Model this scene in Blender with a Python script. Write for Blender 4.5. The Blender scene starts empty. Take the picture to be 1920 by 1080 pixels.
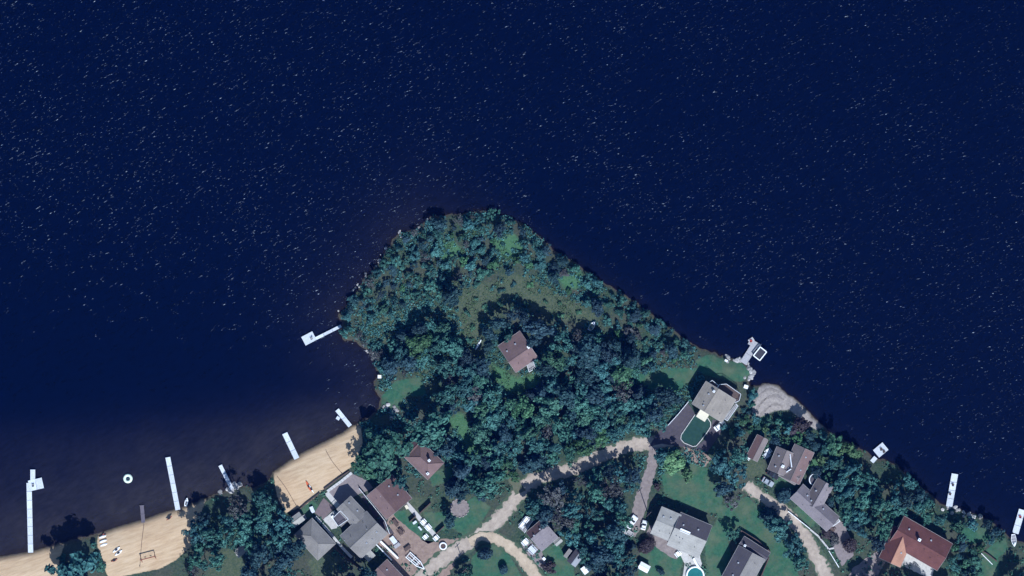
import bpy, math, random
import numpy as np
from mathutils import Vector, Matrix

# ------------------------------------------------------------------ camera, sky, sun, exposure
scene = bpy.context.scene
S = 0.18                                   # metres per map unit (map units: x right 0..1920, y down 0..1080)
def W(x, y):
    return ((x - 960.0) * S, (540.0 - y) * S)

CAM_H = 900.0
cd = bpy.data.cameras.new('camera')
cd.sensor_fit = 'HORIZONTAL'; cd.sensor_width = 36.0
cd.lens = 36.0 * CAM_H / (1920 * S)
cd.clip_start = 1.0; cd.clip_end = 6000.0
cam = bpy.data.objects.new('camera', cd)
cam.location = (0, 0, CAM_H)
scene.collection.objects.link(cam)
scene.camera = cam

SUN_AZ, SUN_EL = math.radians(161), math.radians(46)
world = bpy.data.worlds.new('World'); scene.world = world; world.use_nodes = True
wn = world.node_tree; wn.nodes.clear()
sky = wn.nodes.new('ShaderNodeTexSky'); sky.sky_type = 'NISHITA'; sky.sun_disc = False
sky.sun_elevation = SUN_EL; sky.sun_rotation = SUN_AZ
sky.air_density = 1.3; sky.dust_density = 0.3; sky.ozone_density = 3.0
bg = wn.nodes.new('ShaderNodeBackground'); bg.inputs['Strength'].default_value = 0.06
wo = wn.nodes.new('ShaderNodeOutputWorld')
wn.links.new(sky.outputs[0], bg.inputs[0]); wn.links.new(bg.outputs[0], wo.inputs[0])

tosun = Vector((math.sin(SUN_AZ) * math.cos(SUN_EL), math.cos(SUN_AZ) * math.cos(SUN_EL), math.sin(SUN_EL)))
sl = bpy.data.lights.new('sun', 'SUN'); sl.energy = 3.8; sl.angle = math.radians(0.5)
sl.color = (1.0, 0.97, 0.94)
so = bpy.data.objects.new('sun', sl); so.rotation_euler = (-tosun).to_track_quat('-Z', 'Y').to_euler()
so.location = (0, 0, 200); scene.collection.objects.link(so)

scene.view_settings.view_transform = 'Standard'
scene.view_settings.look = 'None'
scene.view_settings.gamma = 1.0
scene.view_settings.exposure = 0.76
scene.view_settings.use_curve_mapping = False
scene.view_settings.use_white_balance = True; scene.view_settings.white_balance_temperature = 5550; scene.view_settings.white_balance_tint = 8
scene.cycles.max_bounces = 5; scene.cycles.diffuse_bounces = 2; scene.cycles.glossy_bounces = 2
scene.cycles.transparent_max_bounces = 6
scene.cycles.use_denoising = True
scene.render.filter_size = 1.1
scene.cycles.volume_bounces = 0
scene.cycles.sample_clamp_indirect = 3.0

# ------------------------------------------------------------------ helpers
COL = scene.collection
rng = random.Random(11)
GZ = 0.80                                  # height of the flat ground above the lake

def tag(o, label=None, cat=None, group=None, kind=None):
    if label: o['label'] = label
    if cat: o['category'] = cat
    if group: o['group'] = group
    if kind: o['kind'] = kind
    return o

def mesh_np(name, verts, faces, mat, smooth=False):
    """faces: an (n,k) int array with k = 3 or 4"""
    me = bpy.data.meshes.new(name)
    verts = np.asarray(verts, dtype=np.float32); faces = np.asarray(faces, dtype=np.int32)
    n, k = faces.shape
    me.vertices.add(len(verts)); me.vertices.foreach_set('co', verts.ravel())
    me.loops.add(n * k); me.loops.foreach_set('vertex_index', faces.ravel())
    me.polygons.add(n)
    me.polygons.foreach_set('loop_start', np.arange(0, n * k, k, dtype=np.int32))
    me.polygons.foreach_set('use_smooth', np.full(n, smooth))
    me.update(calc_edges=True)
    if mat: me.materials.append(mat)
    return me

def link(name, data, parent=None, loc=(0, 0, 0), rz=0.0):
    o = bpy.data.objects.new(name, data); COL.objects.link(o)
    o.parent = parent; o.location = loc; o.rotation_euler = (0, 0, rz)
    return o

def root(name, px, py, label, cat, group=None, z=None, d=None):
    """an Empty at the base of a thing; d = heading in map units (its local +x)"""
    x, y = W(px, py)
    o = link(name, None, None, (x, y, GZ if z is None else z), math.atan2(-d[1], d[0]) if d else 0.0)
    return tag(o, label, cat, group)

class MB:
    """collects simple solids and links them as one mesh"""
    def __init__(s): s.v = []; s.f = []
    def add(s, vs, fs, T=None):
        b = len(s.v)
        for p in vs:
            s.v.append(tuple(T @ Vector(p)) if T else tuple(p))
        for f in fs: s.f.append([i + b for i in f])
        return s
    def box(s, c, d, rz=0.0, T=None):
        x, y, z = d[0] / 2, d[1] / 2, d[2] / 2
        M = Matrix.Translation(c) @ Matrix.Rotation(rz, 4, 'Z')
        if T: M = T @ M
        vs = [(-x, -y, -z), (x, -y, -z), (x, y, -z), (-x, y, -z), (-x, -y, z), (x, -y, z), (x, y, z), (-x, y, z)]
        return s.add(vs, [(3, 2, 1, 0), (4, 5, 6, 7), (0, 1, 5, 4), (1, 2, 6, 5), (2, 3, 7, 6), (3, 0, 4, 7)], M)
    def prism(s, poly, z0, z1):
        n = len(poly)
        a = sum(poly[i][0] * poly[(i + 1) % n][1] - poly[(i + 1) % n][0] * poly[i][1] for i in range(n))
        if a < 0: poly = poly[::-1]
        vs = [(p[0], p[1], z0) for p in poly] + [(p[0], p[1], z1) for p in poly]
        fs = [list(range(n))[::-1], list(range(n, 2 * n))]
        for i in range(n):
            j = (i + 1) % n
            fs.append((i, j, n + j, n + i))
        return s.add(vs, fs)
    def slab(s, top, th):
        """a polygon in space, thickened downwards"""
        n = len(top)
        vs = list(top) + [(p[0], p[1], p[2] - th) for p in top]
        fs = [list(range(n)), list(range(n, 2 * n))[::-1]]
        for i in range(n):
            j = (i + 1) % n
            fs.append((n + i, n + j, j, i))
        return s.add(vs, fs)
    def tube(s, pts, r, seg=6, caps=True):
        pts = [Vector(p) for p in pts]; rs = r if isinstance(r, (list, tuple)) else [r] * len(pts)
        rings = []
        for i, p in enumerate(pts):
            t = (pts[min(i + 1, len(pts) - 1)] - pts[max(i - 1, 0)]).normalized()
            u = t.cross(Vector((0, 0, 1)))
            if u.length < 1e-3: u = Vector((1, 0, 0))
            u.normalize(); w = t.cross(u)
            rings.append([p + (u * math.cos(2 * math.pi * k / seg) + w * math.sin(2 * math.pi * k / seg)) * rs[i] for k in range(seg)])
        vs = [q for ring in rings for q in ring]; fs = []
        for i in range(len(pts) - 1):
            for k in range(seg):
                k2 = (k + 1) % seg
                fs.append((i * seg + k, i * seg + k2, (i + 1) * seg + k2, (i + 1) * seg + k))
        if caps:
            fs.append(tuple(range(seg))[::-1]); fs.append(tuple((len(pts) - 1) * seg + k for k in range(seg)))
        return s.add(vs, fs)
    def cyl(s, c, r, h, seg=12, r2=None):
        return s.tube([c, (c[0], c[1], c[2] + h)], [r, r if r2 is None else r2], seg)
    def loft(s, sections):
        """closed rings of equal count"""
        n = len(sections[0]); vs = [p for sec in sections for p in sec]; fs = []
        for i in range(len(sections) - 1):
            for k in range(n):
                k2 = (k + 1) % n
                fs.append((i * n + k, i * n + k2, (i + 1) * n + k2, (i + 1) * n + k))
        fs.append(tuple(range(n))[::-1]); fs.append(tuple((len(sections) - 1) * n + k for k in range(n)))
        return s.add(vs, fs)
    def ring(s, R, r, z, seg=28, sub=8, sx=1.0):
        vs = []; fs = []
        for i in range(seg):
            a = 2 * math.pi * i / seg
            for k in range(sub):
                b = 2 * math.pi * k / sub
                rr = R + r * math.cos(b)
                vs.append((rr * math.cos(a) * sx, rr * math.sin(a), z + r * math.sin(b)))
        for i in range(seg):
            for k in range(sub):
                i2 = (i + 1) % seg; k2 = (k + 1) % sub
                fs.append((i * sub + k, i2 * sub + k, i2 * sub + k2, i * sub + k2))
        return s.add(vs, fs)
    def mesh(s, name, mat, smooth=False):
        me = bpy.data.meshes.new(name); me.from_pydata(s.v, [], s.f)
        if smooth: me.polygons.foreach_set('use_smooth', [True] * len(me.polygons))
        if mat: me.materials.append(mat)
        me.update(); return me
    def build(s, name, mat, parent=None, loc=(0, 0, 0), rz=0.0, smooth=False, bevel=0.0):
        o = link(name, s.mesh(name, mat, smooth), parent, loc, rz)
        if bevel:
            m = o.modifiers.new('bevel', 'BEVEL'); m.width = bevel; m.segments = 2; m.limit_method = 'ANGLE'
        return o

def copy_tree(o, parent=None):
    c = o.copy(); COL.objects.link(c); c.parent = parent
    for ch in list(o.children): copy_tree(ch, c)
    return c

# ------------------------------------------------------------------ materials
MATS = {}
def mat(name, col, var=0.18, scale=1.0, rough=0.85, bump=0.0, spec=0.3, col2=None, metal=0.0, stretch=None, rnd=0.0, emit=None):
    """noise-mottled procedural surface in object space"""
    if name in MATS: return MATS[name]
    m = bpy.data.materials.new(name); m.use_nodes = True; MATS[name] = m
    nt = m.node_tree; b = nt.nodes['Principled BSDF']
    b.inputs['Roughness'].default_value = rough
    b.inputs['Specular IOR Level'].default_value = spec
    b.inputs['Metallic'].default_value = metal
    tc = nt.nodes.new('ShaderNodeTexCoord'); mp = nt.nodes.new('ShaderNodeMapping')
    nt.links.new(tc.outputs['Object'], mp.inputs[0])
    if stretch: mp.inputs['Scale'].default_value = stretch
    n1 = nt.nodes.new('ShaderNodeTexNoise'); n1.inputs['Scale'].default_value = scale; n1.inputs['Detail'].default_value = 6
    n1.inputs['Roughness'].default_value = 0.65
    nt.links.new(mp.outputs[0], n1.inputs['Vector'])
    cr = nt.nodes.new('ShaderNodeValToRGB')
    c1 = [c * (1 - var) for c in col]; c2 = [min(1, c * (1 + var)) for c in (col2 or col)]
    cr.color_ramp.elements[0].position = 0.32; cr.color_ramp.elements[1].position = 0.68
    cr.color_ramp.elements[0].color = (*c1, 1); cr.color_ramp.elements[1].color = (*c2, 1)
    nt.links.new(n1.outputs[0], cr.inputs[0])
    last = cr.outputs[0]
    if rnd:
        oi = nt.nodes.new('ShaderNodeObjectInfo'); hs = nt.nodes.new('ShaderNodeHueSaturation')
        mr = nt.nodes.new('ShaderNodeMapRange'); mr.inputs[3].default_value = 1 - rnd; mr.inputs[4].default_value = 1 + rnd
        nt.links.new(oi.outputs['Random'], mr.inputs[0]); nt.links.new(mr.outputs[0], hs.inputs['Value'])
        nt.links.new(last, hs.inputs['Color']); last = hs.outputs[0]
    nt.links.new(last, b.inputs['Base Color'])
    if bump:
        bp = nt.nodes.new('ShaderNodeBump'); bp.inputs['Strength'].default_value = bump; bp.inputs['Distance'].default_value = 0.05
        nt.links.new(n1.outputs[0], bp.inputs['Height']); nt.links.new(bp.outputs[0], b.inputs['Normal'])
    return m

def leafmat(name, dark, light, warm=0.06):
    m = bpy.data.materials.new(name); m.use_nodes = True
    nt = m.node_tree; b = nt.nodes['Principled BSDF']
    b.inputs['Roughness'].default_value = 0.6; b.inputs['Specular IOR Level'].default_value = 0.15
    geo = nt.nodes.new('ShaderNodeNewGeometry'); oi = nt.nodes.new('ShaderNodeObjectInfo')
    n = nt.nodes.new('ShaderNodeTexNoise'); n.inputs['Scale'].default_value = 0.9; n.inputs['Detail'].default_value = 4
    nt.links.new(geo.outputs['Position'], n.inputs['Vector'])
    ad = nt.nodes.new('ShaderNodeMath'); ad.operation = 'ADD'
    ri = nt.nodes.new('ShaderNodeMath'); ri.operation = 'MULTIPLY_ADD'; ri.inputs[1].default_value = 0.35; ri.inputs[2].default_value = -0.17
    nt.links.new(geo.outputs['Random Per Island'], ri.inputs[0])
    nt.links.new(n.outputs[0], ad.inputs[0]); nt.links.new(ri.outputs[0], ad.inputs[1])
    cr = nt.nodes.new('ShaderNodeValToRGB')
    cr.color_ramp.elements[0].position = 0.3; cr.color_ramp.elements[1].position = 0.72
    cr.color_ramp.elements[0].color = (*dark, 1); cr.color_ramp.elements[1].color = (*light, 1)
    nt.links.new(ad.outputs[0], cr.inputs[0])
    hs = nt.nodes.new('ShaderNodeHueSaturation')
    h = nt.nodes.new('ShaderNodeMapRange'); h.inputs[3].default_value = 0.5 - warm; h.inputs[4].default_value = 0.5 + warm * 0.6
    v = nt.nodes.new('ShaderNodeMapRange'); v.inputs[3].default_value = 0.7; v.inputs[4].default_value = 1.3
    mu = nt.nodes.new('ShaderNodeMath'); mu.operation = 'MULTIPLY'; mu.inputs[1].default_value = 7.31
    fr = nt.nodes.new('ShaderNodeMath'); fr.operation = 'FRACT'
    nt.links.new(oi.outputs['Random'], h.inputs[0]); nt.links.new(oi.outputs['Random'], mu.inputs[0])
    nt.links.new(mu.outputs[0], fr.inputs[0]); nt.links.new(fr.outputs[0], v.inputs[0])
    nt.links.new(h.outputs[0], hs.inputs['Hue']); nt.links.new(v.outputs[0], hs.inputs['Value'])
    nt.links.new(cr.outputs[0], hs.inputs['Color']); nt.links.new(hs.outputs[0], b.inputs['Base Color'])
    MATS[name] = m
    return m

# ------------------------------------------------------------------ plan geometry (map units)
SHORE = [(-9000, 2600), (-900, 1230), (-250, 1100), (-60, 1056), (0, 1044), (60, 1034), (110, 1020), (175, 1003), (200, 995), (230, 985), (270, 974), (300, 963),
 (335, 953), (370, 941), (388, 933), (402, 928), (420, 922), (450, 912), (480, 912), (503, 900), (513, 884), (545, 862), (565, 850), (600, 832),
 (640, 812), (662, 797), (674, 793), (690, 783), (708, 770), (712, 748), (704, 736), (702, 716), (710, 705), (704, 690), (702, 670), (695, 658),
 (674, 650), (668, 640), (647, 640), (636, 625), (641, 606), (633, 592), (650, 575), (664, 556), (672, 540), (680, 524), (697, 510), (712, 490),
 (729, 466), (735, 450), (755, 436), (785, 427), (800, 410), (830, 403), (870, 401), (900, 395), (920, 398), (950, 406), (985, 422), (1010, 442),
 (1040, 468), (1070, 486), (1100, 508), (1135, 530), (1170, 552), (1210, 580), (1250, 610), (1288, 638), (1315, 654), (1340, 661), (1362, 670),
 (1390, 673), (1404, 688), (1414, 696), (1411, 704), (1402, 712), (1404, 722), (1424, 722), (1440, 716), (1460, 724), (1480, 739), (1500, 757), (1528, 783),
 (1545, 800), (1565, 815), (1590, 830), (1620, 845), (1645, 858), (1680, 868), (1700, 890), (1730, 915), (1755, 938), (1775, 948), (1810, 960),
 (1840, 966), (1870, 985), (1885, 1000), (1893, 1010), (1915, 1016), (1945, 1024), (2100, 1080), (2600, 1300), (9000, 3600), (9000, 9000), (-9000, 9000)]

def signed_dist(px, py, poly):
    """> 0 inside the polygon, in map units; numpy arrays"""
    px = np.asarray(px, float); py = np.asarray(py, float)
    d2 = np.full(px.shape, 1e18); ins = np.zeros(px.shape, bool)
    n = len(poly)
    for i in range(n):
        ax, ay = poly[i]; bx, by = poly[(i + 1) % n]
        ex, ey = bx - ax, by - ay
        t = np.clip(((px - ax) * ex + (py - ay) * ey) / (ex * ex + ey * ey + 1e-9), 0, 1)
        d2 = np.minimum(d2, (px - ax - t * ex) ** 2 + (py - ay - t * ey) ** 2)
        if ay != by:
            c = ((ay > py) != (by > py)) & (px < (bx - ax) * (py - ay) / (by - ay) + ax)
            ins ^= c
    d = np.sqrt(d2)
    return np.where(ins, d, -d)

_r = np.random.RandomState(5); _lat = _r.rand(256, 256)
def vnoise(x, y):
    xi = np.floor(x).astype(int); yi = np.floor(y).astype(int); fx = x - xi; fy = y - yi
    fx = fx * fx * (3 - 2 * fx); fy = fy * fy * (3 - 2 * fy)
    a = _lat[xi % 256, yi % 256]; b = _lat[(xi + 1) % 256, yi % 256]; c = _lat[xi % 256, (yi + 1) % 256]; d = _lat[(xi + 1) % 256, (yi + 1) % 256]
    return (a * (1 - fx) + b * fx) * (1 - fy) + (c * (1 - fx) + d * fx) * fy
def fnoise(x, y): return 0.55 * vnoise(x, y) + 0.3 * vnoise(x * 2.1 + 7, y * 2.1 + 3) + 0.15 * vnoise(x * 4.3 + 1, y * 4.3 + 9)
def sstep(a, b, x):
    t = np.clip((x - a) / (b - a), 0, 1); return t * t * (3 - 2 * t)

def beachness(px, py):
    a = np.exp(-(((px - 590) / 90) ** 2 + ((py - 850) / 60) ** 2)); b = np.exp(-(((px - 250) / 130) ** 2 + ((py - 975) / 50) ** 2)); c = np.exp(-(((px - 20) / 110) ** 2 + ((py - 1045) / 40) ** 2))
    return np.clip(np.maximum(np.maximum(a, b), c) * 1.4, 0, 1)
def shore_d(px, py):
    d = signed_dist(px, py, SHORE); beach = beachness(px, py)
    return d + (fnoise(px / 9.0, py / 9.0) - 0.5) * 9.0 * (1 - beach * 0.85)

def bed_slope(px, py):
    west = 1 - sstep(880, 1010, px)
    bay = west * sstep(690, 850, py)
    return 0.30 * (1 - west) + west * (0.10 * (1 - bay) + 0.045 * bay)

def height(px, py):
    d = shore_d(px, py) * S
    land = GZ * np.sin(np.clip(d / (4.5 + 4.0 * beachness(px, py)), 0, 1) * math.pi / 2)
    bed = -np.minimum(bed_slope(px, py) * -np.minimum(d, 0) * 1.0 + 0.03 * np.minimum(-np.minimum(d, 0), 1.0), 6.0)
    return np.where(d > 0, land, bed)

SAND = [[(186, 997), (230, 984), (272, 972), (335, 951), (388, 930), (378, 960), (362, 985), (360, 1022), (330, 1050), (300, 1066), (205, 1085), (190, 1050), (182, 1015)],
        [(-300, 1050), (0, 1040), (60, 1030), (122, 1016), (112, 1050), (104, 1110), (-300, 1150)],
        [(512, 884), (545, 860), (565, 848), (600, 830), (640, 810), (662, 796), (676, 792), (680, 830), (668, 868), (640, 890), (575, 945), (536, 962), (520, 930)]]
SPIT = [[(1424, 724), (1440, 716), (1460, 722), (1480, 736), (1500, 755), (1530, 782), (1547, 800), (1530, 806), (1505, 790), (1480, 768), (1452, 770), (1425, 782), (1408, 776), (1415, 745)]]
LAWN = [[(1302, 676), (1330, 664), (1362, 676), (1390, 680), (1404, 694), (1408, 704), (1390, 716), (1360, 712), (1335, 706), (1315, 700)],
        [(1180, 705), (1250, 690), (1310, 690), (1300, 712), (1270, 735), (1215, 730)],
        [(1262, 872), (1300, 868), (1345, 885), (1355, 930), (1352, 965), (1325, 960), (1280, 945), (1245, 925), (1240, 890)],
        [(1350, 950), (1400, 930), (1440, 965), (1480, 1010), (1500, 1090), (1440, 1100), (1400, 1010), (1335, 1000)],
        [(875, 1100), (885, 1045), (905, 1022), (930, 1020), (955, 1040), (990, 1100)],
        [(850, 960), (890, 930), (920, 950), (900, 985), (870, 1005), (850, 990), (800, 1000), (795, 960)],
        [(710, 750), (740, 715), (790, 705), (800, 740), (760, 745), (745, 770), (720, 765)],
        [(1200, 1030), (1250, 1020), (1285, 1030), (1270, 1100), (1195, 1100)],
        [(1860, 1020), (1885, 1005), (1890, 1030), (1870, 1045), (1875, 1090), (1830, 1100), (1838, 1040)],
        [(1450, 900), (1470, 892), (1492, 910), (1482, 925), (1455, 918)],
        [(1485, 955), (1500, 945), (1535, 975), (1520, 990)], [(1790, 990), (1850, 985), (1860, 1010), (1820, 1020)],
        [(1015, 1030), (1045, 1020), (1075, 1060), (1080, 1100), (1030, 1100)], [(805, 890), (850, 870), (850, 900), (810, 912)],
        [(1320, 985), (1360, 985), (1370, 1040), (1345, 1100), (1325, 1100)],
        [(560, 950), (586, 938), (600, 950), (580, 970), (562, 972)], [(735, 960), (765, 955), (800, 1000), (790, 1015), (745, 985)]]
MEADOW = [[(940, 515), (990, 515), (1060, 556), (1125, 596), (1095, 612), (1050, 598), (1010, 585), (950, 560)],
          [(850, 518), (900, 530), (945, 528), (960, 560), (990, 575), (955, 584), (920, 600), (905, 640), (890, 668), (860, 640), (845, 600), (838, 570)],
          [(660, 620), (735, 585), (790, 570), (800, 590), (740, 640), (690, 650)],
          [(955, 700), (1010, 695), (1025, 715), (985, 735), (950, 730)], [(770, 690), (820, 680), (815, 730), (780, 735)],
          [(380, 1090), (400, 1050), (430, 1020), (470, 1020), (465, 1060), (440, 1100)],
          [(580, 1050), (610, 1035), (640, 1045), (625, 1070), (590, 1100)], [(1390, 860), (1425, 860), (1440, 890), (1400, 895)],
          [(765, 930), (815, 935), (808, 958), (780, 970)], [(830, 930), (880, 935), (885, 955), (850, 975)]]
GREENS = [[(925, 450), (965, 440), (985, 465), (965, 490), (935, 480)], [(810, 455), (850, 450), (870, 475), (830, 490)], [(1040, 515), (1090, 510), (1100, 540), (1060, 545)],
          [(840, 780), (870, 790), (900, 850), (880, 860), (855, 820)], [(1410, 785), (1445, 778), (1440, 810), (1415, 815)], [(1510, 860), (1540, 855), (1545, 880), (1515, 890)],
          [(922, 680), (945, 692), (965, 708), (1005, 702), (1018, 722), (980, 740), (945, 735), (925, 705)], [(855, 770), (872, 780), (905, 850), (890, 862), (868, 825), (850, 790)]]
# ------------------------------------------------------------------ the ground, the lake
def cover(px, py, polys, soft=7.0):
    w = np.zeros(px.shape)
    for p in polys:
        w = np.maximum(w, sstep(-soft, soft, signed_dist(px, py, p)))
    return w

def axis(lo, hi, step, far):
    a = np.arange(lo, hi + step, step)
    out = [lo - (far * (t ** 2.2)) for t in np.linspace(1, 0.05, 16)]
    out2 = [hi + step + (far * (t ** 2.2)) for t in np.linspace(0.05, 1, 16)]
    return np.concatenate([out, a, out2])

def grid(xs, ys):
    X, Y = np.meshgrid(xs, ys); ny, nx = X.shape
    i = np.arange(nx * ny).reshape(ny, nx)
    q = np.stack([i[:-1, :-1], i[1:, :-1], i[1:, 1:], i[:-1, 1:]], -1).reshape(-1, 4)   # y runs down the map: counter-clockwise in the world
    return X.ravel(), Y.ravel(), q

def ground_material():
    m = bpy.data.materials.new('ground'); m.use_nodes = True; nt = m.node_tree; N = nt.nodes; L = nt.links
    b = N['Principled BSDF']; b.inputs['Roughness'].default_value = 0.95; b.inputs['Specular IOR Level'].default_value = 0.1
    geo = N.new('ShaderNodeNewGeometry')
    def noise(sc, det=6, rough=0.6, st=None):
        n = N.new('ShaderNodeTexNoise'); n.inputs['Scale'].default_value = sc; n.inputs['Detail'].default_value = det; n.inputs['Roughness'].default_value = rough
        if st:
            mp = N.new('ShaderNodeMapping'); mp.vector_type = 'TEXTURE'; mp.inputs['Rotation'].default_value = (0, 0, -st[1]); mp.inputs['Scale'].default_value = [1 / q for q in st[0]]
            L.new(geo.outputs['Position'], mp.inputs[0]); L.new(mp.outputs[0], n.inputs['Vector'])
        else: L.new(geo.outputs['Position'], n.inputs['Vector'])
        return n.outputs[0]
    def ramp(f, stops):
        r = N.new('ShaderNodeValToRGB'); e = r.color_ramp.elements
        while len(e) < len(stops): e.new(0.5)
        for k, (p, c) in enumerate(stops): e[k].position = p; e[k].color = (*c, 1)
        L.new(f, r.inputs[0]); return r.outputs[0]
    def mask(name, grain):
        a = N.new('ShaderNodeAttribute'); a.attribute_name = name
        x = N.new('ShaderNodeMath'); x.operation = 'MULTIPLY_ADD'; x.inputs[1].default_value = 0.9; x.inputs[2].default_value = -0.45
        L.new(grain, x.inputs[0])
        y = N.new('ShaderNodeMath'); y.operation = 'ADD'; L.new(a.outputs['Fac'], y.inputs[0]); L.new(x.outputs[0], y.inputs[1])
        r = N.new('ShaderNodeMapRange'); r.inputs[1].default_value = 0.36; r.inputs[2].default_value = 0.64; L.new(y.outputs[0], r.inputs[0])
        return r.outputs[0]
    def mix(f, a, c):
        x = N.new('ShaderNodeMix'); x.data_type = 'RGBA'; L.new(f, x.inputs[0]); L.new(a, x.inputs[6]); L.new(c, x.inputs[7]); return x.outputs[2]
    gr = noise(0.35, 8, 0.7); fine = noise(1.6, 8, 0.75); big = noise(0.07, 4)
    wild = ramp(fine, [(0.3, (0.012, 0.028, 0.018)), (0.5, (0.036, 0.060, 0.038)), (0.72, (0.085, 0.100, 0.060))])
    wild = mix(ramp(big, [(0.42, (0, 0, 0)), (0.6, (0.55, 0.55, 0.55))]), wild, ramp(fine, [(0.3, (0.05, 0.05, 0.038)), (0.7, (0.10, 0.085, 0.065))]))
    lawn = ramp(noise(0.8, 8, 0.7), [(0.3, (0.026, 0.072, 0.040)), (0.5, (0.038, 0.102, 0.058)), (0.7, (0.062, 0.125, 0.070))])
    mead = ramp(fine, [(0.28, (0.020, 0.042, 0.026)), (0.48, (0.062, 0.082, 0.048)), (0.75, (0.125, 0.125, 0.078))])
    green = ramp(fine, [(0.3, (0.03, 0.085, 0.035)), (0.7, (0.09, 0.17, 0.085))])
    rake = noise(0.9, 6, 0.6, ((0.25, 1.6, 1), math.radians(-20)))
    sand = ramp(rake, [(0.25, (0.38, 0.265, 0.155)), (0.5, (0.50, 0.365, 0.225)), (0.75, (0.56, 0.425, 0.275))])
    speck = noise(3.2, 6, 0.8)
    sand = mix(ramp(speck, [(0.26, (0.5, 0.5, 0.5)), (0.42, (0, 0, 0))]), sand, ramp(gr, [(0.3, (0.20, 0.135, 0.08)), (0.7, (0.34, 0.24, 0.15))]))
    sand = mix(ramp(big, [(0.4, (0, 0, 0)), (0.62, (0.5, 0.5, 0.5))]), sand, ramp(rake, [(0.3, (0.38, 0.25, 0.14)), (0.7, (0.52, 0.36, 0.21))]))
    spit = ramp(noise(1.2, 8, 0.7), [(0.3, (0.20, 0.175, 0.155)), (0.7, (0.40, 0.345, 0.30))])
    col = mix(mask('meadow', gr), wild, mead); col = mix(mask('greens', gr), col, green)
    lawn = mix(ramp(noise(0.16, 5, 0.65), [(0.42, (0, 0, 0)), (0.6, (0.8, 0.8, 0.8))]), lawn, ramp(gr, [(0.35, (0.055, 0.085, 0.05)), (0.65, (0.105, 0.125, 0.075))]))
    col = mix(mask('lawn', fine), col, lawn)
    col = mix(mask('sand', fine), col, sand); col = mix(mask('spit', fine), col, spit)
    sp = N.new('ShaderNodeSeparateXYZ'); L.new(geo.outputs['Position'], sp.inputs[0])      # wet and drowned ground by its height
    wet = N.new('ShaderNodeMapRange'); wet.inputs[1].default_value = 0.30; wet.inputs[2].default_value = 0.02; L.new(sp.outputs[2], wet.inputs[0])
    wetc = ramp(fine, [(0.3, (0.040, 0.034, 0.025)), (0.7, (0.085, 0.070, 0.048))])
    col = mix(wet.outputs[0], col, wetc)
    L.new(col, b.inputs['Base Color'])
    bp = N.new('ShaderNodeBump'); bp.inputs['Strength'].default_value = 0.7; bp.inputs['Distance'].default_value = 0.12
    L.new(fine, bp.inputs['Height']); L.new(bp.outputs[0], b.inputs['Normal'])
    return m

X, Y, q = grid(axis(-60, 1980, 3.5, 7000), axis(380, 1120, 3.5, 7000))
z = height(X, Y)
me = mesh_np('ground', np.stack([(X - 960) * S, (540 - Y) * S, z], -1), q, ground_material(), smooth=True)
for nm, polys, soft in (('sand', SAND, 3.0), ('spit', SPIT, 5.0), ('lawn', LAWN, 6.0), ('meadow', MEADOW, 24.0), ('greens', GREENS, 18.0)):
    at = me.attributes.new(nm, 'FLOAT', 'POINT'); at.data.foreach_set('value', cover(X, Y, polys, soft).astype(np.float32))
tag(link('ground', me), kind='structure')

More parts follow.
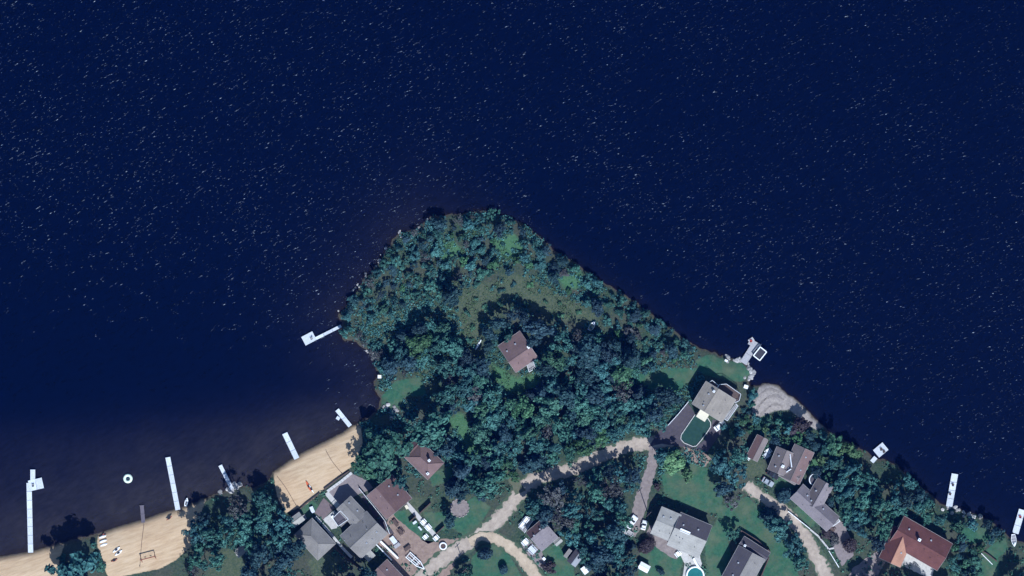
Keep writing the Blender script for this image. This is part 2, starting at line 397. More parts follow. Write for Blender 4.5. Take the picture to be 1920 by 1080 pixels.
def water_material():
    m = bpy.data.materials.new('lake_water'); m.use_nodes = True; nt = m.node_tree; N = nt.nodes; L = nt.links
    N.clear(); out = N.new('ShaderNodeOutputMaterial')
    geo = N.new('ShaderNodeNewGeometry')
    murk = N.new('ShaderNodeAttribute'); murk.attribute_name = 'murk'
    chop = N.new('ShaderNodeAttribute'); chop.attribute_name = 'chop'
    silt = N.new('ShaderNodeAttribute'); silt.attribute_name = 'silt'
    body = N.new('ShaderNodeBsdfPrincipled'); body.inputs['Roughness'].default_value = 0.27; body.inputs['Specular IOR Level'].default_value = 0.34; body.inputs['Specular Tint'].default_value = (0.72, 0.84, 1.0, 1); body.inputs['IOR'].default_value = 1.333
    def math_(op, a, b2=None, c=None):
        n = N.new('ShaderNodeMath'); n.operation = op
        for k, v in enumerate((a, b2, c)):
            if v is None: continue
            if isinstance(v, (int, float)): n.inputs[k].default_value = v
            else: L.new(v, n.inputs[k])
        return n.outputs[0]
    def mapped(rot, sc, warp=0.0):
        mp = N.new('ShaderNodeMapping'); mp.vector_type = 'TEXTURE'; mp.inputs['Rotation'].default_value = (0, 0, rot); mp.inputs['Scale'].default_value = [1 / q for q in sc]
        if warp:
            n = N.new('ShaderNodeTexNoise'); n.inputs['Scale'].default_value = 0.012; n.inputs['Detail'].default_value = 2
            L.new(geo.outputs['Position'], n.inputs['Vector'])
            v = N.new('ShaderNodeVectorMath'); v.operation = 'SCALE'; v.inputs['Scale'].default_value = warp; L.new(n.outputs['Color'], v.inputs[0])
            a = N.new('ShaderNodeVectorMath'); a.operation = 'ADD'; L.new(geo.outputs['Position'], a.inputs[0]); L.new(v.outputs[0], a.inputs[1])
            L.new(a.outputs[0], mp.inputs[0])
        else: L.new(geo.outputs['Position'], mp.inputs[0])
        return mp.outputs[0]
    def noise(vec, sc, det, rough=0.55):
        n = N.new('ShaderNodeTexNoise'); n.inputs['Scale'].default_value = sc; n.inputs['Detail'].default_value = det; n.inputs['Roughness'].default_value = rough
        L.new(vec, n.inputs['Vector']); return n.outputs[0]
    # wave trains: long ripples, crests that steepen only at their tops
    A = mapped(math.radians(36), (0.36, 1.0, 1.0), 9.0)
    crest = noise(A, 1.5, 1, 0.5)
    crest2 = noise(mapped(math.radians(50), (0.5, 1.1, 1.0), 14.0), 2.1, 1, 0.5)
    pk = N.new('ShaderNodeMapRange'); pk.inputs[1].default_value = 0.645; pk.inputs[2].default_value = 0.885; pk.inputs[3].default_value = 0; pk.inputs[4].default_value = 1
    L.new(crest, pk.inputs[0])
    pk2 = N.new('ShaderNodeMapRange'); pk2.inputs[1].default_value = 0.67; pk2.inputs[2].default_value = 0.89; L.new(crest2, pk2.inputs[0])
    patch = noise(geo.outputs['Position'], 0.05, 3)
    pm = N.new('ShaderNodeMapRange'); pm.inputs[1].default_value = 0.36; pm.inputs[2].default_value = 0.6; pm.inputs[3].default_value = 0.55; L.new(patch, pm.inputs[0])
    thin = N.new('ShaderNodeMapRange'); thin.inputs[1].default_value = 0.32; thin.inputs[2].default_value = 0.68; L.new(noise(geo.outputs['Position'], 0.33, 0), thin.inputs[0])
    dens_n = N.new('ShaderNodeMapRange'); dens_n.inputs[1].default_value = 0.0; dens_n.inputs[2].default_value = 0.15    # calm water: fewer crests, not weaker ones
    L.new(math_('SUBTRACT', math_('MULTIPLY', chop.outputs['Fac'], 1.15), thin.outputs[0]), dens_n.inputs[0]); dens = dens_n.outputs[0]
    steep = math_('MULTIPLY', math_('ADD', math_('MULTIPLY', pk.outputs[0], 0.19), math_('MULTIPLY', pk2.outputs[0], 0.13)), math_('MULTIPLY', pm.outputs[0], dens))
    low = math_('MULTIPLY', noise(A, 0.5, 2, 0.5), math_('MULTIPLY_ADD', chop.outputs['Fac'], 0.05, 0.02))
    h = math_('ADD', low, steep)
    bp = N.new('ShaderNodeBump'); bp.inputs['Strength'].default_value = 1.0; bp.inputs['Distance'].default_value = 1.0
    L.new(h, bp.inputs['Height']); L.new(bp.outputs[0], body.inputs['Normal'])
    deep = N.new('ShaderNodeMix'); deep.data_type = 'RGBA'
    deep.inputs[6].default_value = (0.0001, 0.0016, 0.0120, 1); deep.inputs[7].default_value = (0.034, 0.030, 0.032, 1)
    L.new(silt.outputs['Fac'], deep.inputs[0])
    cv = N.new('ShaderNodeHueSaturation'); mr = N.new('ShaderNodeMapRange'); mr.inputs[1].default_value = 0.3; mr.inputs[2].default_value = 0.7; mr.inputs[3].default_value = 0.72; mr.inputs[4].default_value = 1.3
    L.new(noise(A, 0.8, 6, 0.7), mr.inputs[0]); L.new(mr.outputs[0], cv.inputs['Value']); L.new(deep.outputs[2], cv.inputs['Color'])
    L.new(cv.outputs[0], body.inputs['Base Color'])
    tr = N.new('ShaderNodeBsdfTransparent'); tr.inputs[0].default_value = (0.58, 0.52, 0.44, 1)
    mx = N.new('ShaderNodeMixShader'); L.new(murk.outputs['Fac'], mx.inputs[0]); L.new(tr.outputs[0], mx.inputs[1]); L.new(body.outputs[0], mx.inputs[2])
    L.new(mx.outputs[0], out.inputs[0])
    return m

X, Y, q = grid(axis(-60, 1980, 8, 7000), axis(-60, 1120, 8, 7000))
keep = shore_d(X, Y) < 40
q = q[keep[q].any(1)]
used = np.unique(q); remap = np.zeros(len(X), int); remap[used] = np.arange(len(used)); q = remap[q]; X = X[used]; Y = Y[used]
hz = height(X, Y); depth = np.maximum(-hz, 0); sd = -shore_d(X, Y)
me = mesh_np('lake_water', np.stack([(X - 960) * S, (540 - Y) * S, np.zeros(len(X))], -1), q, water_material(), smooth=True)
murkv = 1 - 0.72 * np.exp(-depth / 0.10) - 0.06 * np.exp(-depth / 0.6)
siltv = np.exp(-depth / 0.9) * (0.12 + 0.26 * (1 - sstep(740, 900, X)) + 0.75 * (1 - sstep(640, 760, X)) * sstep(640, 840, Y)) * (0.75 + 0.5 * (fnoise(X / 40, Y / 40) - 0.5))
calm_sw = (1 - sstep(300, 700, X)) * sstep(180, 760, Y + 60 * (fnoise(X / 60, Y / 60) - 0.5))
bay = (1 - sstep(560, 720, X)) * sstep(600, 700, Y)
lee = sstep(940, 1040, X) * (1 - sstep(0, 190, sd))
chopv = np.clip(1 - calm_sw * 0.97, 0, 1) * (1 - bay * 0.96) * (1 - lee * 0.9) * (0.75 + 0.35 * sstep(900, 300, Y))
for nm, v in (('murk', murkv), ('silt', np.clip(siltv, 0, 1)), ('chop', chopv)):
    at = me.attributes.new(nm, 'FLOAT', 'POINT'); at.data.foreach_set('value', v.astype(np.float32))
tag(link('lake_water', me), kind='structure')

# ------------------------------------------------------------------ roads, drives, yards: sheets laid on the flat ground
LIFT = [GZ + 0.006]
def smooth_line(pts, n=8):
    out = []
    for i in range(len(pts) - 1):
        p0 = pts[max(i - 1, 0)]; p1 = pts[i]; p2 = pts[i + 1]; p3 = pts[min(i + 2, len(pts) - 1)]
        for k in range(n):
            t = k / n
            out.append(tuple(0.5 * (2 * p1[c] + (p2[c] - p0[c]) * t + (2 * p0[c] - 5 * p1[c] + 4 * p2[c] - p3[c]) * t * t + (3 * p1[c] - p0[c] - 3 * p2[c] + p3[c]) * t ** 3) for c in range(2)))
    out.append(pts[-1]); return out

def sheet_material(name, c0, c1, sc, track=0.0, edge=0.0):
    m = bpy.data.materials.new(name); m.use_nodes = True; nt = m.node_tree; N = nt.nodes; L = nt.links
    b = N['Principled BSDF']; b.inputs['Roughness'].default_value = 0.92; b.inputs['Specular IOR Level'].default_value = 0.15
    geo = N.new('ShaderNodeNewGeometry'); n = N.new('ShaderNodeTexNoise'); n.inputs['Scale'].default_value = sc; n.inputs['Detail'].default_value = 8; n.inputs['Roughness'].default_value = 0.7
    L.new(geo.outputs['Position'], n.inputs['Vector'])
    r = N.new('ShaderNodeValToRGB'); r.color_ramp.elements[0].position = 0.3; r.color_ramp.elements[1].position = 0.7
    r.color_ramp.elements[0].color = (*c0, 1); r.color_ramp.elements[1].color = (*c1, 1); L.new(n.outputs[0], r.inputs[0])
    col = r.outputs[0]
    if track:                                   # wheel tracks packed paler, a darker crown between
        a = N.new('ShaderNodeAttribute'); a.attribute_name = 'across'
        w = N.new('ShaderNodeMath'); w.operation = 'PINGPONG'; w.inputs[1].default_value = 0.5; L.new(a.outputs['Fac'], w.inputs[0])
        mr = N.new('ShaderNodeMapRange'); mr.inputs[1].default_value = 0.05; mr.inputs[2].default_value = 0.28; mr.inputs[3].default_value = 1 - track; mr.inputs[4].default_value = 1 + track
        L.new(w.outputs[0], mr.inputs[0])
        hs = N.new('ShaderNodeHueSaturation'); L.new(mr.outputs[0], hs.inputs['Value']); L.new(col, hs.inputs['Color']); col = hs.outputs[0]
        n2 = N.new('ShaderNodeTexNoise'); n2.inputs['Scale'].default_value = 0.55; n2.inputs['Detail'].default_value = 6; L.new(geo.outputs['Position'], n2.inputs['Vector'])
        ed = N.new('ShaderNodeMath'); ed.operation = 'MULTIPLY_ADD'; ed.inputs[1].default_value = 0.75; ed.inputs[2].default_value = -0.24; L.new(n2.outputs[0], ed.inputs[0])     # grass creeping in from the verge
        df = N.new('ShaderNodeMath'); df.operation = 'SUBTRACT'; L.new(ed.outputs[0], df.inputs[0]); L.new(w.outputs[0], df.inputs[1])
        gm = N.new('ShaderNodeMapRange'); gm.inputs[1].default_value = -0.02; gm.inputs[2].default_value = 0.05; L.new(df.outputs[0], gm.inputs[0])
        gx = N.new('ShaderNodeMix'); gx.data_type = 'RGBA'; gx.inputs[7].default_value = (0.062, 0.088, 0.052, 1); L.new(gm.outputs[0], gx.inputs[0]); L.new(col, gx.inputs[6]); col = gx.outputs[2]
    L.new(col, b.inputs['Base Color'])
    bp = N.new('ShaderNodeBump'); bp.inputs['Strength'].default_value = 0.4; bp.inputs['Distance'].default_value = 0.05; L.new(n.outputs[0], bp.inputs['Height']); L.new(bp.outputs[0], b.inputs['Normal'])
    return m

DIRT = sheet_material('packed_dirt', (0.23, 0.185, 0.145), (0.40, 0.33, 0.26), 0.5, 0.16)
SANDY = sheet_material('sandy_dirt', (0.29, 0.225, 0.155), (0.46, 0.365, 0.26), 0.5, 0.14)
GRAVEL = sheet_material('grey_gravel', (0.155, 0.125, 0.115), (0.27, 0.225, 0.205), 0.9)
ASPHALT = sheet_material('asphalt', (0.052, 0.046, 0.056), (0.085, 0.072, 0.078), 0.7)
PAVER = sheet_material('concrete_pavers', (0.17, 0.14, 0.135), (0.25, 0.21, 0.20), 1.4)
PALE = sheet_material('pale_concrete', (0.36, 0.34, 0.31), (0.52, 0.49, 0.45), 1.2)
BROWNPAVE = sheet_material('brown_pavers', (0.125, 0.095, 0.095), (0.18, 0.138, 0.132), 1.2)
GRAVEL2 = sheet_material('brown_gravel', (0.18, 0.125, 0.10), (0.30, 0.22, 0.17), 0.8)
TURF = sheet_material('turf', (0.014, 0.040, 0.033), (0.026, 0.062, 0.048), 0.8)

def strip(name, pts, width, m, wob=2.0):
    pts = smooth_line(pts); V = []; F = []; A = []
    LIFT[0] += 0.004
    for i, p in enumerate(pts):
        a = pts[max(i - 1, 0)]; b = pts[min(i + 1, len(pts) - 1)]
        dx, dy = b[0] - a[0], b[1] - a[1]; l = math.hypot(dx, dy) or 1; nx, ny = -dy / l, dx / l
        wd = width if not isinstance(width, (list, tuple)) else width[0] + (width[1] - width[0]) * i / (len(pts) - 1)
        for k in range(7):
            t = k / 6 - 0.5
            e = (rng.uniform(-wob, wob) if k in (0, 6) else 0)
            x, y = W(p[0] + nx * (wd * t + e), p[1] + ny * (wd * t + e)); V.append((x, y, LIFT[0])); A.append(k / 6)
    for i in range(len(pts) - 1):
        for k in range(6):
            F.append((i * 7 + k, i * 7 + k + 1, i * 7 + 8 + k, i * 7 + 7 + k))
    V = np.array(V); F = np.array(F)
    a, b, c = V[F[0][0]], V[F[0][1]], V[F[0][2]]
    if np.cross(b - a, c - b)[2] < 0: F = F[:, ::-1]
    me = mesh_np(name, V, F, m)
    at = me.attributes.new('across', 'FLOAT', 'POINT'); at.data.foreach_set('value', np.array(A, np.float32))
    return tag(link(name, me), kind='structure')

def patch(name, poly, m, wob=0.0, th=None):
    LIFT[0] += 0.004
    pts = []
    for i in range(len(poly)):
        a = poly[i]; b = poly[(i + 1) % len(poly)]
        n = max(1, int(math.dist(a, b) / 5)) if wob else 1
        for k in range(n):
            t = k / n; pts.append((a[0] + (b[0] - a[0]) * t + rng.uniform(-wob, wob), a[1] + (b[1] - a[1]) * t + rng.uniform(-wob, wob)))
    o = MB().prism([W(*p) for p in pts], LIFT[0] - (th or 0.003), LIFT[0]).build(name, m)
    return tag(o, kind='structure')

patch('yard_dirt', [(688, 1000), (740, 965), (760, 985), (800, 1020), (840, 1010), (870, 1010), (850, 1060), (830, 1100), (770, 1100), (735, 1050)], GRAVEL2, 3.0)
strip('dirt_road', [(1262, 826), (1230, 830), (1200, 832), (1160, 842), (1120, 858), (1080, 876), (1040, 888), (1000, 900), (975, 924), (955, 950), (930, 978), (905, 998), (880, 1016), (850, 1036), (815, 1060), (770, 1110), (700, 1220), (600, 1400)], (30, 34), DIRT)
strip('sandy_lane', [(880, 1016), (905, 1006), (930, 1010), (955, 1024), (980, 1048), (1005, 1080), (1025, 1120), (1070, 1240), (1100, 1400)], (22, 32), SANDY)
strip('driveway', [(1226, 838), (1222, 870), (1214, 900), (1203, 935), (1192, 975), (1180, 1000)], (16, 28), GRAVEL)
strip('dirt_lane', [(1398, 908), (1420, 926), (1450, 946), (1480, 968), (1505, 1000), (1526, 1036), (1542, 1065), (1560, 1120), (1590, 1240), (1600, 1400)], (26, 34), DIRT)
strip('grass_track', [(975, 924), (962, 895), (950, 868)], (24, 10), sheet_material('worn_grass', (0.06, 0.085, 0.05), (0.14, 0.13, 0.085), 0.6), 3)
patch('asphalt_drive', [(1289, 754), (1303, 776), (1276, 818), (1280, 832), (1304, 840), (1322, 822), (1332, 800), (1336, 786), (1350, 790), (1352, 812), (1325, 848), (1285, 838), (1240, 832), (1215, 838), (1232, 812), (1250, 797)], ASPHALT, 0.6)
patch('brown_driveway', [(1280, 836), (1300, 841), (1326, 852), (1334, 862), (1318, 876), (1300, 866), (1286, 852)], GRAVEL2, 1.5)
patch('turf_yard', [(1303, 778), (1290, 796), (1278, 815), (1277, 822), (1282, 829), (1298, 836), (1304, 835), (1312, 826), (1324, 810), (1331, 800), (1331, 793), (1326, 783)], TURF)
patch('paver_yard', [(609, 926), (660, 888), (688, 900), (700, 915), (665, 930), (640, 952), (632, 945)], PAVER, 0.5)
patch('brown_patio', [(590, 961), (607, 933), (628, 952), (606, 974)], BROWNPAVE)
patch('garden_path', [(609, 926), (616, 921), (638, 946), (631, 953)], PALE)
patch('side_yard', [(606, 974), (628, 956), (636, 975), (632, 990), (622, 992)], PALE, 0.5)
patch('alley', [(676, 930), (684, 928), (740, 1000), (728, 1000)], ASPHALT, 0.5)  # shaded strip between the houses; its shade is put into the dark colour
patch('gravel_yard', [(1236, 985), (1256, 1012), (1275, 1030), (1268, 1050), (1235, 1030), (1212, 1000), (1216, 985)], GRAVEL, 2.0)
patch('house_terrace', [(1700, 1034), (1752, 1064), (1745, 1085), (1690, 1060)], PALE, 0.8)
patch('paved_forecourt', [(1552, 990), (1568, 975), (1580, 980), (1596, 1010), (1600, 1040), (1578, 1062), (1560, 1022)], PAVER, 1.0)
patch('side_drive', [(1600, 1062), (1648, 1032), (1662, 1046), (1640, 1090), (1580, 1100)], GRAVEL, 1.5)
patch('cottage_forecourt', [(975, 1012), (990, 1008), (1016, 1034), (1028, 1072), (1010, 1062), (984, 1032)], PAVER, 1.0)
patch('pool_terrace', [(1268, 1030), (1282, 1024), (1312, 1040), (1316, 1058), (1300, 1100), (1276, 1100), (1284, 1056)], PALE, 0.6)
patch('garden_walk', [(757, 944), (763, 938), (818, 1000), (811, 1005)], PALE, 0.4)

for pts_ in ([(1414, 776), (1426, 757), (1440, 745), (1456, 742), (1470, 750)], [(1424, 782), (1438, 766), (1452, 758), (1468, 762)], [(1412, 756), (1424, 740), (1442, 730), (1462, 735)]):
    o = strip('wheel_track', pts_, 3.6, sheet_material('damp_shingle', (0.16, 0.14, 0.122), (0.31, 0.265, 0.23), 0.9), 1.6)
    co = np.array([v.co[:] for v in o.data.vertices]); hz = height(co[:, 0] / S + 960, 540 - co[:, 1] / S)
    for v, z in zip(o.data.vertices, hz): v.co.z = z + 0.035
# ------------------------------------------------------------------ trees and shrubs
LEAF = {
 'teal': leafmat('leaf_teal', (0.010, 0.036, 0.034), (0.074, 0.182, 0.160)),
 'green': leafmat('leaf_green', (0.014, 0.046, 0.028), (0.085, 0.185, 0.112)),
 'dark': leafmat('leaf_dark', (0.008, 0.022, 0.030), (0.040, 0.080, 0.092), 0.03),
 'bright': leafmat('leaf_bright', (0.035, 0.085, 0.035), (0.13, 0.22, 0.10), 0.03),
 'grey': leafmat('leaf_grey', (0.030, 0.032, 0.034), (0.105, 0.108, 0.102), 0.03),
 'plum': leafmat('leaf_plum', (0.024, 0.018, 0.021), (0.068, 0.054, 0.056), 0.03),
}
BARK = mat('bark', (0.075, 0.055, 0.042), 0.35, 6.0, 0.95, 0.6)

def leaf_quads(centres, normals, size, R, long=1.0):
    n = len(centres)
    a = R.normal(size=(n, 3)); u = np.cross(normals, a); u /= np.linalg.norm(u, axis=1, keepdims=True) + 1e-9
    v = np.cross(normals, u); s = size * R.uniform(0.6, 1.35, (n, 1))
    u = u * s * long; v = v * s
    bend = normals * s * 0.25
    V = np.stack([centres - u - bend, centres - v * 0.75, centres + u - bend, centres + v * 0.75], 1).reshape(-1, 3)
    F = np.arange(n * 4).reshape(n, 4)
    return V, F

def crown_mesh(kind, seed, name, m):
    R = np.random.RandomState(seed); C = []; Nn = []; size = 0.10; long = 1.0
    if kind == 'conifer':
        for lev in np.linspace(0.0, 1.0, 11):
            rad = (1 - lev) ** 0.85 * 1.0 + 0.05; zc = -1.0 + lev * 2.6
            nb = int(5 + 8 * (1 - lev))
            for k in range(nb):
                a = 2 * math.pi * (k + R.rand()) / nb; ln = rad * R.uniform(0.7, 1.1)
                t = R.uniform(0.12, 1.0, 26) ** 0.7
                p = np.stack([np.cos(a) * ln * t, np.sin(a) * ln * t, zc - 0.28 * ln * t ** 1.5 + 0.05 * R.normal(size=26)], -1)
                p += R.normal(scale=0.045, size=p.shape) * (0.4 + t[:, None])
                C.append(p); nr = R.normal(scale=0.45, size=p.shape) + np.array([np.cos(a) * 0.5, np.sin(a) * 0.5, 0.9]); Nn.append(nr)
        size = 0.085; long = 1.3
    else:
        nc, cr, q, zs, per = {'broad': (34, 0.23, 0.86, 0.85, 40), 'open': (22, 0.20, 0.95, 0.8, 34), 'shrub': (13, 0.30, 0.80, 0.62, 44),
                              'bare': (34, 0.20, 0.85, 0.9, 14), 'ball': (40, 0.30, 0.70, 0.85, 55)}[kind]
        size = {'broad': 0.098, 'open': 0.098, 'shrub': 0.13, 'bare': 0.075, 'ball': 0.085}[kind]
        lop = R.uniform(0.8, 1.2, 3)
        for k in range(nc):
            d = R.normal(size=3); d /= np.linalg.norm(d); d[2] = abs(d[2]) * 1.1 - 0.35
            rr = q * (R.uniform(0.35, 1.0) if kind != 'ball' else 0.85) ** 0.6
            if kind != 'ball': rr *= 1 + 0.42 * math.sin(3 * math.atan2(d[1], d[0]) + seed) * R.rand()
            c = d * rr * np.array([lop[0], lop[1], zs])
            rad = cr * R.uniform(0.7, 1.25)
            e = R.normal(size=(per, 3)); e /= np.linalg.norm(e, axis=1, keepdims=True)
            p = c + e * rad * (R.uniform(0.55, 1.05, (per, 1)))
            C.append(p); Nn.append(e * 0.8 + d * 0.5 + R.normal(scale=0.35, size=e.shape) + np.array([0, 0, 0.35]))
    C = np.concatenate(C); Nn = np.concatenate(Nn); Nn /= np.linalg.norm(Nn, axis=1, keepdims=True)
    V, F = leaf_quads(C, Nn, size, R, long)
    V[:, :2] /= np.percentile(np.hypot(V[:, 0], V[:, 1]), 96)
    return mesh_np(name, V, F, m)

def trunk_mesh(seed, limbs=5):
    R = random.Random(seed); b = MB()
    b.tube([(0, 0, -0.05), (0.01, 0.0, 0.3), (-0.012, 0.01, 0.65), (0, 0, 1.05)], [0.042, 0.03, 0.024, 0.012], 7)
    for k in range(limbs):
        a = 2 * math.pi * k / limbs + R.random(); z0 = R.uniform(0.45, 0.85); l = R.uniform(0.2, 0.34)
        b.tube([(0, 0, z0), (math.cos(a) * l * 0.5, math.sin(a) * l * 0.5, z0 + 0.1), (math.cos(a) * l, math.sin(a) * l, z0 + 0.24)], [0.017, 0.012, 0.005], 5)
    return b.mesh('trunk', BARK)

TRUNKS = [trunk_mesh(k) for k in range(4)]
CROWNS = {}
def crown(kind, colour):
    key = (kind, colour)
    if key not in CROWNS:
        CROWNS[key] = [crown_mesh(kind, 17 * k + sum(map(ord, kind + colour)), 'crown', LEAF[colour]) for k in range(3)]
    return rng.choice(CROWNS[key])

# a place for every tree: nothing grows in a house, on a road or in the lake
KEEPOUT = []       # (polygon, margin) in map units
def blocked(x, y, r, polys):
    ax, ay = np.array([x], float), np.array([y], float)
    for p, mg in polys:
        if signed_dist(ax, ay, p)[0] > -(mg + r): return True
    return False

TREES = []
def tree(x, y, r, h, kind, colour, label, group=None, name=None):
    """r, x, y in map units; h = total height in metres"""
    X0, Y0 = W(x, y); rm = r * S
    z0 = float(height(np.array([x], float), np.array([y], float))[0])
    nm = name or {'conifer': 'conifer_tree', 'shrub': 'shrub', 'ball': 'clipped_shrub', 'bare': 'thin_tree'}.get(kind, 'leafy_tree')
    low = h < 5.6 and kind in ('broad', 'open')
    if low: nm = 'tall_shrub'
    cat = 'shrub' if low or kind in ('shrub', 'ball') else 'tree'
    t = link(nm, None, None, (X0, Y0, max(z0, 0.05)), rng.uniform(0, 6.28)); tag(t, label, cat, group)
    if kind == 'conifer':
        cz = h * 0.42; sz = h * 0.36
    elif kind in ('shrub', 'ball'):
        sz = max(h * 0.55, 0.3); cz = h * 0.42
    else:
        sz = min(rm * 0.95, h * 0.42); cz = h - sz * 0.95
    c = link('foliage' if cat == 'shrub' else 'crown', crown(kind, colour), t, (0, 0, cz)); qx = rng.uniform(0.82, 1.22); c.scale = (rm * qx, rm / qx, sz)
    k = link('stem' if cat == 'shrub' else 'trunk', rng.choice(TRUNKS), t); hh = cz * (0.9 if cat == 'shrub' else 1.02); k.scale = (hh, hh, hh)
    TREES.append((x, y, r)); return t

MARKS = [(420, 930, 'behind the slim dock'), (500, 915, 'left of the main sand beach'), (380, 990, 'on the edge of the left beach'), (455, 1030, 'around the white-fronted hut'), (540, 1000, 'west of the small grey house'),
 (400, 1060, 'by the sandy yard in the left grove'), (520, 1070, 'at the bottom edge west of the small grey house'), (450, 970, 'in the middle of the grove between the beaches'),
 (650, 605, 'at the head of the west jetty'), (690, 560, 'on the north-west shore'), (740, 480, 'on the upper north-west shore'), (830, 415, 'on the north-west tip'), (900, 405, 'on the northernmost shore'), (960, 420, 'on the north-east tip'),
 (830, 470, 'around the upper left grassy patch'), (950, 465, 'around the grassy patch near the north tip'), (1070, 525, 'around the grassy patch on the north-east shore'), (780, 540, 'in the middle of the western scrub'), (900, 520, 'north of the dry meadow'),
 (1020, 490, 'between the dry meadow and the north-east shore'), (1090, 560, 'east of the dry meadow'), (1110, 600, 'beside the small white boat'), (1180, 590, 'halfway down the north-east shore'), (1250, 640, 'on the lower north-east shore'), (1290, 660, 'beside the tip lawn'),
 (860, 600, 'west of the olive clearing'), (780, 620, 'in the western wood'), (750, 680, 'above the small shore lawn'), (820, 720, 'between the shore lawn and the cottage clearing'), (900, 690, 'west of the cottage clearing'), (980, 740, 'below the cottage clearing'),
 (880, 780, 'along the grass trail'), (940, 830, 'in the lower wood above the road bend'), (1000, 800, 'in the middle of the lower wood'), (1060, 850, 'on the north verge of the dirt road'), (1140, 825, 'above the curve of the dirt road'), (1080, 770, 'in the heart of the wood'),
 (1160, 770, 'in the wood east of its heart'), (1230, 770, 'against the fence of the asphalt drive'), (1200, 710, 'beside the long strip of lawn'), (1060, 690, 'between the brown cottage and the largest dark tree'), (1150, 660, 'east of the largest dark tree'), (1260, 730, 'west of the beige lake house'),
 (1010, 940, 'beside the dirt road bend'), (1060, 960, 'north-east of the lane cottage'), (1100, 900, 'on the south verge of the dirt road'), (1190, 880, 'where the driveway leaves the dirt road'), (1140, 950, 'in the middle of the grove by the driveway'), (1160, 1010, 'beside the parked trailers'), (1120, 1050, 'behind the square white shed'), (1190, 930, 'along the gravel driveway'),
 (1450, 805, 'above the long shed'), (1500, 820, 'behind the cross-gabled house'), (1540, 870, 'between the cross-gabled house and the shore'), (1590, 860, 'on the shore east of the shingle spit'), (1400, 800, 'east of the asphalt drive'), (1390, 745, 'beside the deck of the beige house'),
 (1590, 920, 'behind the long lilac-roofed house'), (1640, 900, 'behind the square swim raft'), (1620, 960, 'between the forecourt and the red roof'), (1680, 940, 'north of the red-roofed house'), (1730, 945, 'beside the wide eastern dock'), (1650, 1000, 'at the west gable of the red-roofed house'),
 (1800, 985, 'on the bank between the eastern docks'), (1850, 985, 'above the eastern lawn'), (1800, 1050, 'east gable side of the red-roofed house'), (1840, 1080, 'at the bottom of the eastern lawn'),
 (700, 640, 'on the west shore below the jetty'), (870, 890, 'on the lawn side of the grass trail'), (940, 880, 'at the road bend')]
def place_label(x, y, t, k, c):
    m = min(MARKS, key=lambda q: (q[0] - x) ** 2 + (q[1] - y) ** 2)
    what = {'conifer': 'conifer', 'shrub': 'shrub', 'tall': 'tall shrub', 'ball': 'shrub', 'bare': 'thin-crowned tree'}.get(k, 'leafy tree')
    return f"{['small', 'middle-sized', 'large'][min(2, int(t * 3))]} {WORD[c]} {what} {m[2]}"

def scatter(poly, spacing, rr, hr, kinds, label, group, keep, seed, jitter=True, prob=1.0):
    R = random.Random(seed); xs = [p[0] for p in poly]; ys = [p[1] for p in poly]; n = 0
    area = (max(xs) - min(xs)) * (max(ys) - min(ys))
    for _ in range(int(area / spacing ** 2 * 9)):
        x = R.uniform(min(xs), max(xs)); y = R.uniform(min(ys), max(ys))
        if signed_dist(np.array([x]), np.array([y]), poly)[0] < 0: continue
        r = R.uniform(*rr)
        if any((x - a) ** 2 + (y - b) ** 2 < (spacing * 0.5 + 0.42 * (r + c) * 0.8) ** 2 * 0.62 for a, b, c in TREES): continue
        if blocked(x, y, r * 0.55, keep): continue
        if R.random() > prob: continue
        k, colr = R.choices([a for a, _ in kinds], [w for _, w in kinds])[0]
        hh = R.uniform(*hr) * (0.75 + 0.5 * (r - rr[0]) / (rr[1] - rr[0] + 1e-6))
        tree(x, y, r, hh, k, colr, label.format(WORD[colr]) if isinstance(label, str) else place_label(x, y, (r - rr[0]) / (rr[1] - rr[0]), 'tall' if hh < 5.6 and k in ('broad', 'open') else k, colr), group); n += 1
    return n

WORD = {'teal': 'blue-green', 'green': 'green', 'dark': 'dark', 'bright': 'bright green', 'grey': 'greyish thin-leaved', 'plum': 'plum-coloured'}
def lab(fmt):
    def f(k, c):
        what = {'conifer': 'conifer', 'shrub': 'shrub', 'ball': 'shrub', 'bare': 'thin-crowned tree'}.get(k, 'leafy tree')
        return fmt.format(c=WORD[c], k=what)
    return f

